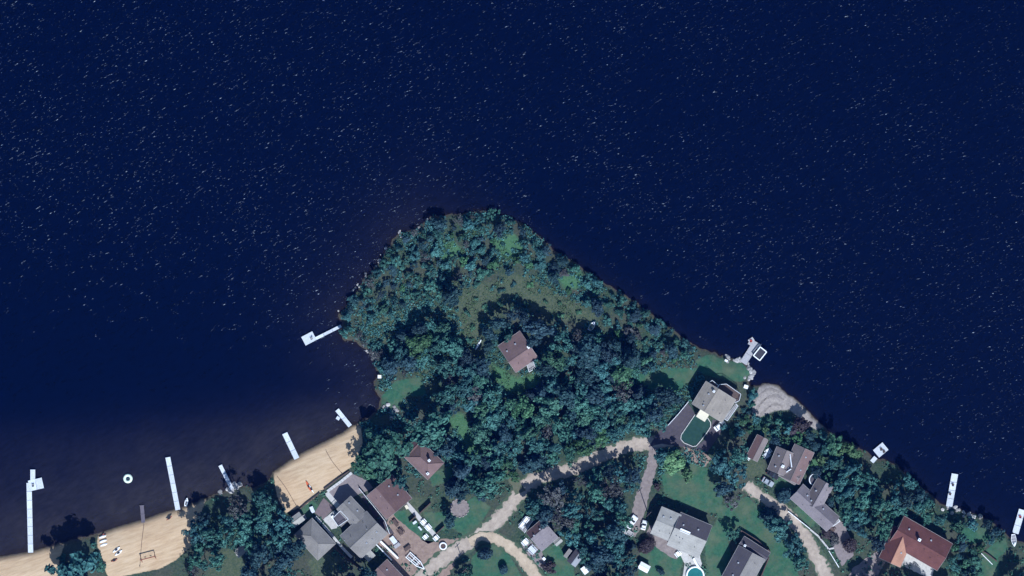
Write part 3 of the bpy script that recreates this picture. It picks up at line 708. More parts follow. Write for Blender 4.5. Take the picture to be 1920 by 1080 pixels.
def road_keep(pts, w): 
    return [([(p[0] - w, p[1] - w), (p[0] + w, p[1] - w), (p[0] + w, p[1] + w), (p[0] - w, p[1] + w)], 0) for p in pts]
ROADK = road_keep(smooth_line([(1262, 826), (1200, 832), (1160, 842), (1120, 858), (1080, 876), (1040, 888), (1000, 900), (975, 924), (955, 950), (930, 978), (905, 998), (880, 1016), (850, 1036), (815, 1060)], 4)
    + smooth_line([(905, 1006), (955, 1024), (1005, 1080)], 4) + smooth_line([(1224, 850), (1214, 900), (1192, 975)], 4)
    + smooth_line([(1398, 908), (1450, 946), (1505, 1000), (1542, 1065)], 4), 13)
HOUSEK = [([(664, 930), (730, 1000), (680, 1048), (615, 980)], 2), ([(687, 922), (735, 893), (777, 922), (728, 965)], 2), ([(757, 848), (787, 824), (833, 874), (797, 897)], 1),
  ([(977, 619), (1001, 655), (968, 699), (942, 660)], 3), ([(1323, 717), (1390, 738), (1352, 786), (1293, 757)], 4), ([(1250, 797), (1290, 754), (1352, 786), (1330, 846), (1240, 832)], 0),
  ([(1398, 850), (1412, 816), (1436, 826), (1418, 862)], 1), ([(1444, 868), (1462, 838), (1514, 850), (1510, 872), (1491, 905)], 2),
  ([(1489, 932), (1518, 896), (1556, 915), (1566, 970), (1553, 990)], 2), ([(1648, 1032), (1668, 983), (1697, 970), (1778, 1015), (1766, 1058), (1694, 1056)], 2),
  ([(1379, 1020), (1440, 1045), (1420, 1090), (1350, 1090)], 3), ([(1220, 983), (1236, 947), (1326, 978), (1314, 1042), (1255, 1012)], 3),
  ([(983, 997), (1003, 972), (1045, 998), (1016, 1030)], 2), ([(556, 995), (585, 977), (632, 1028), (590, 1040)], 2), ([(728, 1042), (770, 1080), (705, 1080)], 2),
  ([(585, 960), (607, 930), (690, 880), (700, 915), (630, 990)], 0), ([(1552, 990), (1570, 972), (1600, 1012), (1600, 1040), (1578, 1062)], 0), ([(735, 960), (765, 935), (850, 1010), (800, 1070), (740, 1010)], 0)]
OPEN = [(p, -4) for p in LAWN + SAND + SPIT]
OPEN += [(MEADOW[3], -2), (MEADOW[4], -2), (GREENS[3], -3), (GREENS[6], -2), (GREENS[7], 0), (MEADOW[1], -4), (MEADOW[0], -4), (MEADOW[2], -12), ([(1085, 585), (1128, 590), (1128, 628), (1090, 630)], 0)]
OPEN += [([(1630, 850), (1680, 868), (1676, 905), (1640, 905)], 0), ([(392, 928), (436, 915), (440, 955), (400, 962)], 0)]
ALLK = ROADK + HOUSEK + OPEN

T = tree
for i, (x, y, r) in enumerate([(118, 1046, 9), (122, 1062, 11), (184, 1040, 9), (190, 1062, 12), (176, 1022, 7)]):
    T(x, y, r, 2.4, 'shrub', 'teal', 'low shrub at the foot of the big tree between the western beaches', 'shrubs under the big western tree')
# --- trees one can point to
T = tree
T(150, 1080, 54, 17, 'broad', 'teal', 'big blue-green tree standing alone between the two western sand beaches')
T(720, 848, 50, 13, 'broad', 'teal', 'widest blue-green tree, east of the main sand beach')
T(690, 872, 26, 9, 'broad', 'green', 'green tree between the main beach and the brown-roofed beach house')
T(806, 806, 40, 15, 'broad', 'teal', 'tall tree with long shadow north of the hip-roofed cottage')
T(838, 838, 22, 10, 'broad', 'dark', 'dark tree beside the grass trail east of the hip-roofed cottage')
T(912, 908, 32, 11, 'broad', 'teal', 'round tree west of the bend in the dirt road')
T(868, 880, 22, 10, 'conifer', 'dark', 'dark conifer south of the grass trail')
T(852, 912, 18, 9, 'conifer', 'dark', 'dark conifer by the lawn north of the stone circle')
T(890, 858, 18, 9, 'broad', 'teal', 'small blue-green tree where the grass trail starts')
T(845, 972, 15, 7, 'broad', 'dark', 'small dark tree beside the round stone bed')
T(910, 1036, 13, 7, 'ball', 'dark', 'dark rounded shrub on the grass island in the road fork')
T(944, 1066, 9, 3.5, 'ball', 'dark', 'small dark shrub near the tip of the grass island')
T(875, 1082, 20, 8, 'broad', 'teal', 'tree on the western corner of the grass island at the frame edge')
T(1029, 1062, 14, 3.5, 'shrub', 'plum', 'plum-brown shrub by the forecourt of the small lane cottage')
T(1212, 1022, 15, 4.0, 'ball', 'plum', 'large round plum-coloured shrub on the lawn west of the pool house')
T(1184, 1023, 7, 2.6, 'ball', 'dark', 'small dark shrub beside the round plum shrub')
T(1237, 1070, 8, 2.4, 'shrub', 'dark', 'small dark shrub on the lawn east of the white garden shed')
T(1258, 862, 24, 7, 'broad', 'bright', 'bright yellow-green tree at the end of the dirt road')
T(1235, 852, 18, 9, 'broad', 'teal', 'blue-green tree shading the asphalt drive')
T(1290, 888, 14, 5, 'shrub', 'bright', 'bright green bush at the head of the large lawn')
T(1232, 912, 9, 3, 'shrub', 'plum', 'brown shrub at the edge of the gravel driveway')
T(1348, 868, 26, 11, 'broad', 'teal', 'tree at the north-east corner of the large lawn')
T(1382, 848, 24, 12, 'broad', 'teal', 'tree between the asphalt drive and the long brown shed')
T(1378, 890, 24, 11, 'open', 'teal', 'loose-crowned tree beside the start of the right-hand lane')
T(1352, 912, 18, 8, 'broad', 'dark', 'dark tree on the east edge of the large lawn')
T(1372, 940, 16, 6, 'open', 'grey', 'thin grey-green tree on the lawn by the right-hand lane')
T(1372, 998, 16, 6, 'broad', 'teal', 'tree at the north-west corner of the fenced yard')
T(1455, 985, 26, 9, 'broad', 'teal', 'tree west of the lane opposite the white fence')
T(1440, 965, 15, 7, 'conifer', 'dark', 'dark conifer where the lane narrows')
T(1485, 1020, 24, 9, 'open', 'teal', 'loose tree on the west verge of the lane')
T(1498, 1050, 22, 9, 'broad', 'teal', 'lowest tree on the west verge of the lane')
T(1470, 928, 15, 5, 'ball', 'dark', 'dark round shrub between the lane and the long grey-roofed house')
T(1592, 1020, 14, 5, 'ball', 'plum', 'dark plum shrub standing on the paved forecourt')
T(1548, 1000, 13, 3, 'shrub', 'plum', 'dark low shrub behind the white kerb wall by the lane')
T(1562, 1012, 12, 3, 'shrub', 'grey', 'grey low shrub behind the white kerb wall by the lane')
T(1600, 980, 16, 8, 'conifer', 'dark', 'dark conifer between the forecourt and the red-roofed house')
T(1494, 797, 19, 6.5, 'broad', 'plum', 'dark plum tree on the shingle spit')
T(1462, 792, 12, 4, 'shrub', 'teal', 'shrub on the west side of the shingle spit')
T(1555, 942, 9, 4, 'ball', 'dark', 'dark shrub at the east gable of the long grey-roofed house')
T(1104, 668, 35, 9.5, 'broad', 'dark', 'largest dark tree east of the brown cottage')
T(1125, 690, 24, 10, 'broad', 'teal', 'blue-green tree below the largest dark tree')
T(1010, 618, 26, 10, 'broad', 'dark', 'dark tree close to the north-east corner of the brown cottage')
for i, (x, y, r) in enumerate([(918, 628, 15), (938, 606, 16), (960, 590, 15), (983, 596, 14), (915, 650, 12)]):
    T(x, y, r, 8, 'broad', 'dark', ['dark tree west of the brown cottage by the white canoe', 'dark tree northwest of the brown cottage', 'dark tree at the top of the arc around the brown cottage', 'dark tree just north of the brown cottage', 'smallest dark tree by the white canoe'][i])
T(1001, 640, 13, 8, 'broad', 'dark', 'dark tree overhanging the east corner of the brown cottage roof')
T(953, 632, 12, 6.5, 'broad', 'teal', 'blue-green tree touching the north-west eave of the brown cottage')
T(762, 842, 15, 9, 'broad', 'teal', 'tree overhanging the west corner of the hip-roofed cottage')
T(806, 832, 14, 8, 'open', 'teal', 'loose tree over the north slope of the hip-roofed cottage')
T(752, 900, 17, 9, 'broad', 'teal', 'tree overhanging the north corner of the two-tone beach house')
T(1022, 690, 18, 9, 'broad', 'dark', 'dark tree southeast of the brown cottage')
T(1060, 738, 24, 10, 'broad', 'dark', 'dark tree in the wood south of the brown cottage')
T(852, 552, 22, 9, 'broad', 'dark', 'dark round tree at the west edge of the dry meadow')
T(824, 422, 15, 5.7, 'broad', 'dark', 'dark tree on the north-west tip of the point')
T(936, 430, 14, 5.7, 'broad', 'dark', 'dark tree on the northern tip of the point')
T(1040, 520, 12, 5, 'broad', 'dark', 'dark narrow tree at the end of the dry meadow')
T(1258, 655, 15, 6, 'broad', 'dark', 'dark tree near the south-east end of the eastern shrub strip')
T(1120, 575, 16, 6, 'broad', 'dark', 'dark tree north of the small white boat')
T(648, 622, 14, 5, 'shrub', 'teal', 'shrub at the landing of the lone jetty on the point')
T(732, 690, 20, 8, 'broad', 'dark', 'dark tree on the west shore above the small lawn')
for i, (x, y, r, h) in enumerate([(1625, 1118, 30, 14), (1676, 1122, 32, 15), (1728, 1120, 30, 13), (1775, 1118, 24, 11)]):
    T(x, y, r, h, 'broad', 'teal', 'tall tree below the frame whose shadow falls before the red-roofed house', 'trees south of the red-roofed house')
T(1905, 1112, 34, 13, 'broad', 'teal', 'tree beyond the lower right corner shading the eastern lawn')
T(648, 1096, 34, 15, 'broad', 'dark', 'tall tree at the bottom edge shading the alley of the beach houses')
T(690, 1072, 18, 10, 'broad', 'dark', 'dark tree south of the grey-roofed beach house')

# --- woods and thickets
n = 0
n += scatter([(374, 972), (396, 948), (432, 940), (482, 930), (508, 922), (520, 945), (538, 962), (545, 1000), (560, 1040), (560, 1095), (470, 1095), (470, 1020), (430, 1020), (395, 1060), (360, 1095), (362, 1000)], 26, (15, 26), (8, 11.5),
   [(('broad', 'teal'), 5), (('open', 'teal'), 2), (('broad', 'dark'), 1.5), (('bare', 'grey'), 1.2)], lab('{c} {k} in the grove between the two sand beaches'), 'grove between the beaches', ALLK, 3)
n += scatter([(745, 590), (800, 585), (850, 610), (885, 670), (930, 705), (950, 735), (1010, 738), (1030, 700), (1040, 640), (1080, 615), (1150, 650), (1200, 690), (1255, 728), (1290, 730), (1280, 750), (1245, 792), (1212, 815), (1120, 834), (1060, 862), (1010, 872), (960, 850), (900, 850), (870, 800), (820, 750), (800, 700), (740, 690), (735, 620)], 26, (11, 27), (5.6, 9.2),
   [(('broad', 'teal'), 6), (('broad', 'dark'), 2.6), (('conifer', 'dark'), 1.6), (('open', 'teal'), 2), (('broad', 'green'), 2), (('bare', 'grey'), 0.8)],
   lab('{c} {k} in the wood south of the brown cottage'), 'wood in the middle of the point', ALLK, 4)
n += scatter([(985, 885), (1040, 905), (1090, 888), (1150, 872), (1210, 862), (1208, 920), (1190, 955), (1165, 985), (1165, 1010), (1185, 1040), (1180, 1070), (1140, 1095), (1100, 1060), (1055, 1010), (1040, 985), (1000, 965), (985, 935)], 25, (13, 24), (7.5, 11),
   [(('broad', 'teal'), 6), (('broad', 'dark'), 3), (('open', 'teal'), 2), (('bare', 'grey'), 0.7)], lab('{c} {k} in the grove between the dirt road and the driveway'), 'grove south of the dirt road', ALLK, 5)
n += scatter([(1560, 915), (1600, 860), (1660, 872), (1700, 900), (1745, 940), (1760, 975), (1700, 968), (1660, 985), (1640, 1015), (1590, 985), (1568, 960)], 23, (14, 23), (8, 11.5),
   [(('broad', 'teal'), 6), (('broad', 'dark'), 1.5), (('open', 'teal'), 2)], lab('{c} {k} in the grove behind the red-roofed house'), 'grove by the eastern shore', ALLK, 6)
n += scatter([(1505, 800), (1550, 812), (1600, 840), (1605, 875), (1560, 905), (1525, 895), (1515, 850), (1480, 830), (1440, 828), (1445, 800)], 20, (10, 18), (4, 8),
   [(('broad', 'teal'), 3), (('open', 'green'), 2), (('broad', 'dark'), 2), (('shrub', 'bright'), 1)], lab('{c} {k} on the bank north of the cross-gabled house'), 'bank above the shingle spit', ALLK, 7)
n += scatter([(1780, 975), (1830, 970), (1875, 995), (1880, 1010), (1830, 1030), (1860, 1095), (1790, 1095), (1775, 1050), (1790, 1020)], 18, (8, 15), (3, 6),
   [(('broad', 'teal'), 4), (('shrub', 'green'), 2), (('broad', 'dark'), 1)], lab('{c} {k} in the garden east of the red-roofed house'), 'garden by the eastern docks', ALLK, 8)
n += scatter([(738, 590), (700, 610), (660, 640), (700, 665), (712, 700), (750, 705), (800, 690), (760, 650)], 19, (8, 14), (3, 6),
   [(('bare', 'grey'), 3), (('shrub', 'teal'), 2), (('open', 'teal'), 1)], lab('{c} {k} on the west shore of the point'), 'west shore scrub', ALLK, 9)
n += scatter([(800, 412), (850, 404), (900, 398), (950, 408), (1000, 442), (1040, 480), (1000, 500), (930, 520), (880, 530), (800, 560), (750, 580), (700, 600), (645, 612), (640, 590), (670, 550), (700, 512), (735, 455), (760, 440)], 24, (6, 14), (1.8, 4.0),
   [(('open', 'teal'), 3), (('shrub', 'teal'), 3), (('open', 'dark'), 2), (('shrub', 'green'), 1.5), (('bare', 'grey'), 0.7)], lab('{c} {k} in the scrub on the northern half of the point'), 'scrub on the northern half of the point', [(p, -6) for p in GREENS[:3]] + [(MEADOW[0], 0), (MEADOW[1], -8), (MEADOW[2], -12)], 10, prob=0.6)
n += scatter([(1000, 450), (1060, 490), (1110, 520), (1170, 558), (1230, 600), (1300, 652), (1310, 665), (1270, 680), (1200, 660), (1130, 605), (1080, 560), (1030, 510), (985, 480)], 22, (6, 13), (1.8, 4.0),
   [(('broad', 'teal'), 3), (('shrub', 'teal'), 3), (('shrub', 'green'), 2), (('broad', 'dark'), 1.6), (('shrub', 'grey'), 1)], lab('{c} {k} in the narrow strip along the north-east shore'), 'scrub on the northern half of the point', [(GREENS[2], -4), ([(1085, 585), (1128, 590), (1128, 628), (1090, 630)], 0)], 12, prob=0.85)
n += scatter([(1150, 640), (1250, 700), (1180, 705), (1120, 640)], 17, (8, 13), (3, 5.5), [(('broad', 'teal'), 3), (('shrub', 'green'), 1), (('broad', 'dark'), 1)], lab('{c} {k} inland of the north-east strip'), 'wood in the middle of the point', ALLK, 13)
n += scatter([(870, 830), (960, 850), (985, 880), (960, 900), (930, 890), (890, 940), (860, 930), (830, 905), (850, 860)], 20, (9, 16), (4, 8), [(('broad', 'teal'), 3), (('broad', 'dark'), 2), (('open', 'green'), 1)], lab('{c} {k} along the grass track north of the road bend'), 'trees by the grass track', ALLK, 14)
n += scatter([(1395, 780), (1440, 785), (1440, 815), (1400, 815), (1360, 815), (1350, 800)], 16, (6, 11), (2, 4), [(('shrub', 'green'), 2), (('shrub', 'bright'), 1), (('broad', 'teal'), 2)], lab('{c} {k} in the garden between the shingle spit and the long shed'), 'garden below the shingle spit', ALLK, 15)
n += scatter([(1400, 760), (1400, 725), (1420, 735), (1410, 770), (1390, 790), (1375, 780)], 13, (5, 9), (1.5, 3), [(('shrub', 'teal'), 2), (('shrub', 'dark'), 1)], lab('{c} {k} beside the deck of the beige lake house'), 'shrubs beside the beige lake house', HOUSEK, 16)
n += scatter([(845, 525), (930, 530), (1000, 530), (1100, 590), (1080, 600), (960, 575), (915, 600), (895, 655), (855, 620)], 40, (4, 8), (0.9, 1.8), [(('shrub', 'green'), 2), (('shrub', 'teal'), 2)], 'low {} bush dotted in the dry meadow', 'low shrubs in the dry meadow', HOUSEK, 21)
print('trees and shrubs', len(TREES))

# --- undergrowth: ground cover nobody could count
def undergrowth(name, count, seed, m, size, label, keep, where):
    R = np.random.RandomState(seed); x = R.uniform(where[0], where[2], count); y = R.uniform(where[1], where[3], count)
    ok = shore_d(x, y) > 2
    dens = fnoise(x / 22, y / 22); ok &= dens > 0.44
    for p, mg in keep: ok &= signed_dist(x, y, p) < -mg - 1
    x, y = x[ok], y[ok]; zz = height(x, y)
    C = []; Nn = []
    for k in range(len(x)):
        r = R.uniform(0.35, 1.15); n_ = 11
        e = R.normal(size=(n_, 3)); e[:, 2] = np.abs(e[:, 2]); e /= np.linalg.norm(e, axis=1, keepdims=True)
        C.append(np.array([(x[k] - 960) * S, (540 - y[k]) * S, zz[k]]) + e * np.array([r, r, r * 0.8])); Nn.append(e + R.normal(scale=0.4, size=e.shape) + [0, 0, 0.4])
    C = np.concatenate(C); Nn = np.concatenate(Nn); Nn /= np.linalg.norm(Nn, axis=1, keepdims=True)
    V, F = leaf_quads(C, Nn, size, R)
    return tag(link(name, mesh_np(name, V, F, m)), label, 'undergrowth', None, 'stuff')
UK = ROADK + HOUSEK + [(p, 0) for p in LAWN + SAND + SPIT]
undergrowth('undergrowth', 11000, 1, LEAF['teal'], 0.30, 'low leafy undergrowth covering the wooded point', UK + [(MEADOW[0], -4), (MEADOW[1], -16), (GREENS[6], 0), (GREENS[7], 0)], (630, 390, 1320, 900))
undergrowth('undergrowth', 4200, 2, LEAF['green'], 0.30, 'low green undergrowth between the houses in the south', UK + [(p, 0) for p in MEADOW], (360, 760, 1920, 1090))
undergrowth('meadow_grass', 5200, 3, LEAF['bright'], 0.16, 'rough tufted grass in the clearings of the point', UK, (640, 430, 1300, 760))
# ------------------------------------------------------------------ houses
def roofmat(name, col, var=0.12):
    """courses of shingles: mottled, with faint lines along the courses"""
    m = mat(name, col, var, 2.2, 0.9, 0.35)
    nt = m.node_tree; N = nt.nodes; L = nt.links; b = N['Principled BSDF']
    geo = N.new('ShaderNodeNewGeometry'); w = N.new('ShaderNodeTexWave'); w.bands_direction = 'Z'; w.inputs['Scale'].default_value = 1.1; w.inputs['Distortion'].default_value = 0.6
    L.new(geo.outputs['Position'], w.inputs['Vector'])
    big = N.new('ShaderNodeTexNoise'); big.inputs['Scale'].default_value = 0.35; big.inputs['Detail'].default_value = 4; L.new(geo.outputs['Position'], big.inputs['Vector'])
    mr = N.new('ShaderNodeMapRange'); mr.inputs[3].default_value = 0.965; mr.inputs[4].default_value = 1.02; L.new(w.outputs['Fac'], mr.inputs[0])
    m2 = N.new('ShaderNodeMapRange'); m2.inputs[1].default_value = 0.3; m2.inputs[2].default_value = 0.7; m2.inputs[3].default_value = 0.86; m2.inputs[4].default_value = 1.12; L.new(big.outputs[0], m2.inputs[0])
    mu = N.new('ShaderNodeMath'); mu.operation = 'MULTIPLY'; L.new(mr.outputs[0], mu.inputs[0]); L.new(m2.outputs[0], mu.inputs[1])
    hs = N.new('ShaderNodeHueSaturation'); L.new(mu.outputs[0], hs.inputs['Value'])
    src = b.inputs['Base Color'].links[0].from_socket; L.new(src, hs.inputs['Color']); L.new(hs.outputs[0], b.inputs['Base Color'])
    return m
R_GREY = roofmat('shingle_grey', (0.185, 0.170, 0.155))
R_BEIGE = roofmat('shingle_beige', (0.235, 0.205, 0.170))
R_TAUPE = roofmat('shingle_taupe', (0.165, 0.135, 0.125))
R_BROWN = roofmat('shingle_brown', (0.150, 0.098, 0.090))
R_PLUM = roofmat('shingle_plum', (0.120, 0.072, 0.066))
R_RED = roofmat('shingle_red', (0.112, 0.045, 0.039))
R_ORANGE_LIT = roofmat('tile_orange_sunlit', (0.33, 0.175, 0.115))  # orange tile, brightened: the sunlight on this slope is put into its colour
R_PALE = roofmat('shingle_pale', (0.30, 0.285, 0.255))
R_DARK = roofmat('shingle_dark', (0.075, 0.066, 0.074))
R_MIX = roofmat('shingle_lilac', (0.185, 0.160, 0.165))
WALLS = {k: mat('siding_' + k, c, 0.06, 0.8, 0.8) for k, c in {'white': (0.72, 0.71, 0.68), 'cream': (0.62, 0.56, 0.42), 'grey': (0.38, 0.38, 0.38), 'brown': (0.20, 0.13, 0.09), 'beige': (0.50, 0.44, 0.35)}.items()}
TRIM = mat('white_trim', (0.74, 0.75, 0.76), 0.06, 3.0, 0.6)
EAVE = mat('eave_paint', (0.33, 0.315, 0.30), 0.12, 3.0, 0.7)
GLASS = mat('window_glass', (0.03, 0.04, 0.05), 0.2, 1.0, 0.08, 0, 0.6)
METAL = mat('grey_metal', (0.34, 0.35, 0.37), 0.12, 4.0, 0.45, 0, 0.5, metal=0.5)
WOODDARK = mat('dark_wood', (0.085, 0.058, 0.048), 0.3, 3.0, 0.85, 0.3)
WOODGREY = mat('grey_wood', (0.30, 0.285, 0.275), 0.2, 3.0, 0.9, 0.3)
BRICK = mat('brick', (0.26, 0.12, 0.085), 0.3, 5.0, 0.9, 0.4)
DOORM = mat('door_paint', (0.10, 0.06, 0.05), 0.15, 3.0, 0.5)
WHITE = mat('white_paint', (0.80, 0.80, 0.78), 0.05, 3.0, 0.4)
BLACK = mat('black_rubber', (0.018, 0.018, 0.02), 0.2, 4.0, 0.7)

def local(r, px, py):
    x, y = W(px, py); c, s = math.cos(-r.rotation_euler[2]), math.sin(-r.rotation_euler[2])
    x -= r.location[0]; y -= r.location[1]
    return (x * c - y * s, x * s + y * c)

def window(r, T, w=1.2, hh=1.2):
    """T: frame at the window's centre, its +y pointing out of the wall"""
    f = MB()
    for sx in (-1, 1): f.box((sx * (w / 2 + 0.04), 0.035, 0), (0.08, 0.08, hh + 0.16), T=T)
    for sz in (-1, 1): f.box((0, 0.035, sz * (hh / 2 + 0.04)), (w, 0.08, 0.08), T=T)
    f.box((0, 0.035, 0), (0.05, 0.06, hh), T=T)
    o = f.build('window', TRIM, r)
    MB().box((0, 0.012, 0), (w, 0.02, hh), T=T).build('pane', GLASS, o)

def volume(r, px, py, d, L, Wd, h, rise, kind='gable', roof=None, wall='white', shift=0.0, over=0.45, z0=0.0, roof2=None, wins=True, door=False, trim=True):
    """one block of a house: walls, roof slopes, ridge cap, eave boards, windows. px, py = centre; d = ridge heading; L, Wd in map units"""
    L *= S; Wd *= S
    cx, cy = local(r, px, py); ang = math.atan2(-d[1], d[0]) - r.rotation_euler[2]
    T = Matrix.Translation((cx, cy, z0)) @ Matrix.Rotation(ang, 4, 'Z')
    def P(x, y, z): return tuple(T @ Vector((x, y, z)))
    a, b = L / 2, Wd / 2; ys = shift * Wd
    wi = 0.25                                            # walls stand inside the eaves
    al, bw = a - over, b - over
    def zr(y):                                           # roof underside over the plan
        if kind == 'gable': return h + rise * (1 - (y - ys) / (b - ys) if y > ys else 1 - (ys - y) / (b + ys))
        return h
    base = -0.06
    m = MB()
    if kind == 'gable':
        prof = [(-bw, base), (bw, base), (bw, zr(bw) - 0.2), (ys, zr(ys) - 0.2), (-bw, zr(-bw) - 0.2)]
        n = len(prof); vs = [P(-al, y, z) for y, z in prof] + [P(al, y, z) for y, z in prof]
        m.add(vs, [tuple(range(n))[::-1], tuple(range(n, 2 * n))] + [(i, (i + 1) % n, n + (i + 1) % n, n + i) for i in range(n)][0:n])
    else:
        top = h - (0.02 if kind == 'flat' else 0.12)
        m.box((0, 0, (top + base) / 2), (2 * al, 2 * bw, top - base), T=T)
    m.build('wall', WALLS[wall], r)
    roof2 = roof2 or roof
    th = 0.16
    zt = h
    if kind == 'gable':
        s1 = MB().slab([P(-a, ys + 0.004, zt + rise), P(-a, -b, zt), P(a, -b, zt), P(a, ys + 0.004, zt + rise)], th); s1.build('roof_slope', roof, r)
        s2 = MB().slab([P(a, ys + 0.012, zt + rise), P(a, b, zt), P(-a, b, zt), P(-a, ys + 0.012, zt + rise)], th); s2.build('roof_slope', roof2, r)
        MB().box((0, ys, zt + rise + 0.02), (2 * a + 0.02, 0.24, 0.05), T=T).build('ridge_cap', roof, r)
        if trim:
            for sy in (-1, 1): MB().box((0, sy * (b + 0.045), zt - 0.08), (2 * a, 0.08, 0.16), T=T).build('eave_board', EAVE, r)
            for sx in (-1, 1):
                for ya, yb in ((-b, ys), (ys, b)):
                    g = MB(); x0 = sx * (a + 0.005); x1 = sx * (a + 0.06)
                    za, zb = (zt, zt + rise) if ya == -b else (zt + rise, zt)
                    g.loft([[P(x0, ya, za + 0.01), P(x1, ya, za + 0.01), P(x1, ya, za - 0.2), P(x0, ya, za - 0.2)], [P(x0, yb, zb + 0.01), P(x1, yb, zb + 0.01), P(x1, yb, zb - 0.2), P(x0, yb, zb - 0.2)]])
                    g.build('verge_board', EAVE, r)
    elif kind == 'hip':
        k = max(a - b, 0.02); zz = zt + rise
        MB().slab([P(-k, 0.004, zz), P(-a, -b, zt), P(a, -b, zt), P(k, 0.004, zz)], th).build('roof_slope', roof, r)
        MB().slab([P(k, 0.01, zz), P(a, b, zt), P(-a, b, zt), P(-k, 0.01, zz)], th).build('roof_slope', roof2, r)
        MB().slab([P(k + 0.004, 0, zz), P(a + 0.004, -b, zt), P(a + 0.004, b, zt)], th).build('roof_slope', roof, r)
        MB().slab([P(-k - 0.004, 0, zz), P(-a - 0.004, b, zt), P(-a - 0.004, -b, zt)], th).build('roof_slope', roof2, r)
        for x0, x1, y1 in ((-k, -a, -b), (-k, -a, b), (k, a, -b), (k, a, b)):
            MB().tube([P(x0, 0, zz + 0.0), P(x1, y1, zt + 0.0)], 0.09, 6).build('hip_cap', roof, r)
        if trim:
            for sy in (-1, 1): MB().box((0, sy * (b + 0.045), zt - 0.08), (2 * a, 0.08, 0.16), T=T).build('eave_board', EAVE, r)
    elif kind == 'flat':
        MB().box((0, 0, zt + 0.06), (2 * a, 2 * b, 0.14), T=T).build('roof_slab', roof, r)
        if trim:
            for sy in (-1, 1): MB().box((0, sy * (b + 0.05), zt + 0.08), (2 * a + 0.2, 0.09, 0.24), T=T).build('parapet', TRIM, r)
            for sx in (-1, 1): MB().box((sx * (a + 0.05), 0, zt + 0.08), (0.09, 2 * b - 0.002, 0.24), T=T).build('parapet', TRIM, r)
    elif kind == 'shed':
        MB().slab([P(-a, b, zt + rise), P(-a, -b, zt), P(a, -b, zt), P(a, b, zt + rise)], th).build('roof_slope', roof, r)
        if trim: MB().box((0, -b - 0.045, zt - 0.08), (2 * a, 0.08, 0.16), T=T).build('eave_board', EAVE, r)
    if kind == 'gable' and L > 6 and Wd > 5:                # stacks and box vents on the larger roofs
        for fx, fy, box in ((0.28, -0.5, 0), (-0.22, -0.62, 0), (-0.3, 0.42, 1), (0.12, 0.5, 1)):
            x, y = fx * L + rng.uniform(-0.5, 0.5), fy * b
            z = zr(y)
            if box: MB().box((x, y, z + 0.12), (0.5, 0.5, 0.34), T=T).build('box_vent', METAL, r)
            else:
                q = T @ Vector((x, y, z - 0.3)); MB().cyl(tuple(q), 0.09, 0.75, 8).build('vent_pipe', BLACK, r)
    if wins and h > 2.2:
        for sy in (-1, 1):
            nw = max(1, int(L / 3.6))
            for k in range(nw):
                if door and sy == -1 and k == nw // 2: continue
                x = -al + (k + 0.5) * 2 * al / nw
                for zc in ([1.5] if h < 4 else [1.5, 4.1]):
                    if zc + 0.8 < h: window(r, T @ Matrix.Translation((x, sy * bw, zc)) @ Matrix.Rotation(0 if sy > 0 else math.pi, 4, 'Z'))
        for sx in (-1, 1):
            if 2 * bw > 3: window(r, T @ Matrix.Translation((sx * al, 0, 1.5)) @ Matrix.Rotation(-sx * math.pi / 2, 4, 'Z'))
    if door:
        dd = MB().box((0, -bw - 0.02, 1.0), (1.0, 0.06, 2.1), T=T).build('door', DOORM, r)
        MB().box((0.38, -bw - 0.08, 1.0), (0.06, 0.06, 0.14), T=T).build('handle', METAL, dd)
    return T

def zat(r, px, py): return local(r, px, py)
def chimney(r, px, py, ztop, zbase, m=BRICK, w=0.7):
    x, y = local(r, px, py)
    o = MB().box((x, y, (ztop + zbase) / 2), (w, w, ztop - zbase)).build('chimney', m, r)
    MB().box((x, y, ztop + 0.06), (w + 0.16, w + 0.16, 0.12)).build('cap', TRIM, o)
    MB().cyl((x, y, ztop + 0.12), 0.13, 0.22, 8).build('flue', BLACK, o)
def vent(r, px, py, z, m=None):
    x, y = local(r, px, py); o = MB(); o.cyl((x, y, z - 0.5), 0.12, 0.75, 8); o.build('vent_pipe', m or METAL, r)

def deck(r, poly, z, m, rail=None, name='deck', skip=(), posts=True):
    """a raised deck of boards with posts and a railing; poly in map units"""
    pl = [local(r, *p) for p in poly]
    MB().prism(pl, z - 0.16, z).build(name, m, r)
    for i, p in enumerate(pl):
        cxm = sum(q[0] for q in pl) / len(pl); cym = sum(q[1] for q in pl) / len(pl)
        x, y = p[0] * 0.94 + cxm * 0.06, p[1] * 0.94 + cym * 0.06
        if posts and z > 0.5: MB().box((x, y, (z - 0.16) / 2 - 0.03), (0.14, 0.14, z - 0.10)).build('deck_post', m, r)
        if rail and i not in skip:
            q = pl[(i + 1) % len(pl)]
            g = MB()
            g.tube([(p[0], p[1], z + 0.95), (q[0], q[1], z + 0.95)], 0.075, 6)
            n = max(2, int(math.dist(p, q) / 1.1))
            for k in range(n + 1):
                t = k / n; g.box((p[0] + (q[0] - p[0]) * t, p[1] + (q[1] - p[1]) * t, z + 0.47), (0.07, 0.07, 0.95))
            g.tube([(p[0], p[1], z + 0.25), (q[0], q[1], z + 0.25)], 0.04, 5)
            g.build('railing', rail, r)

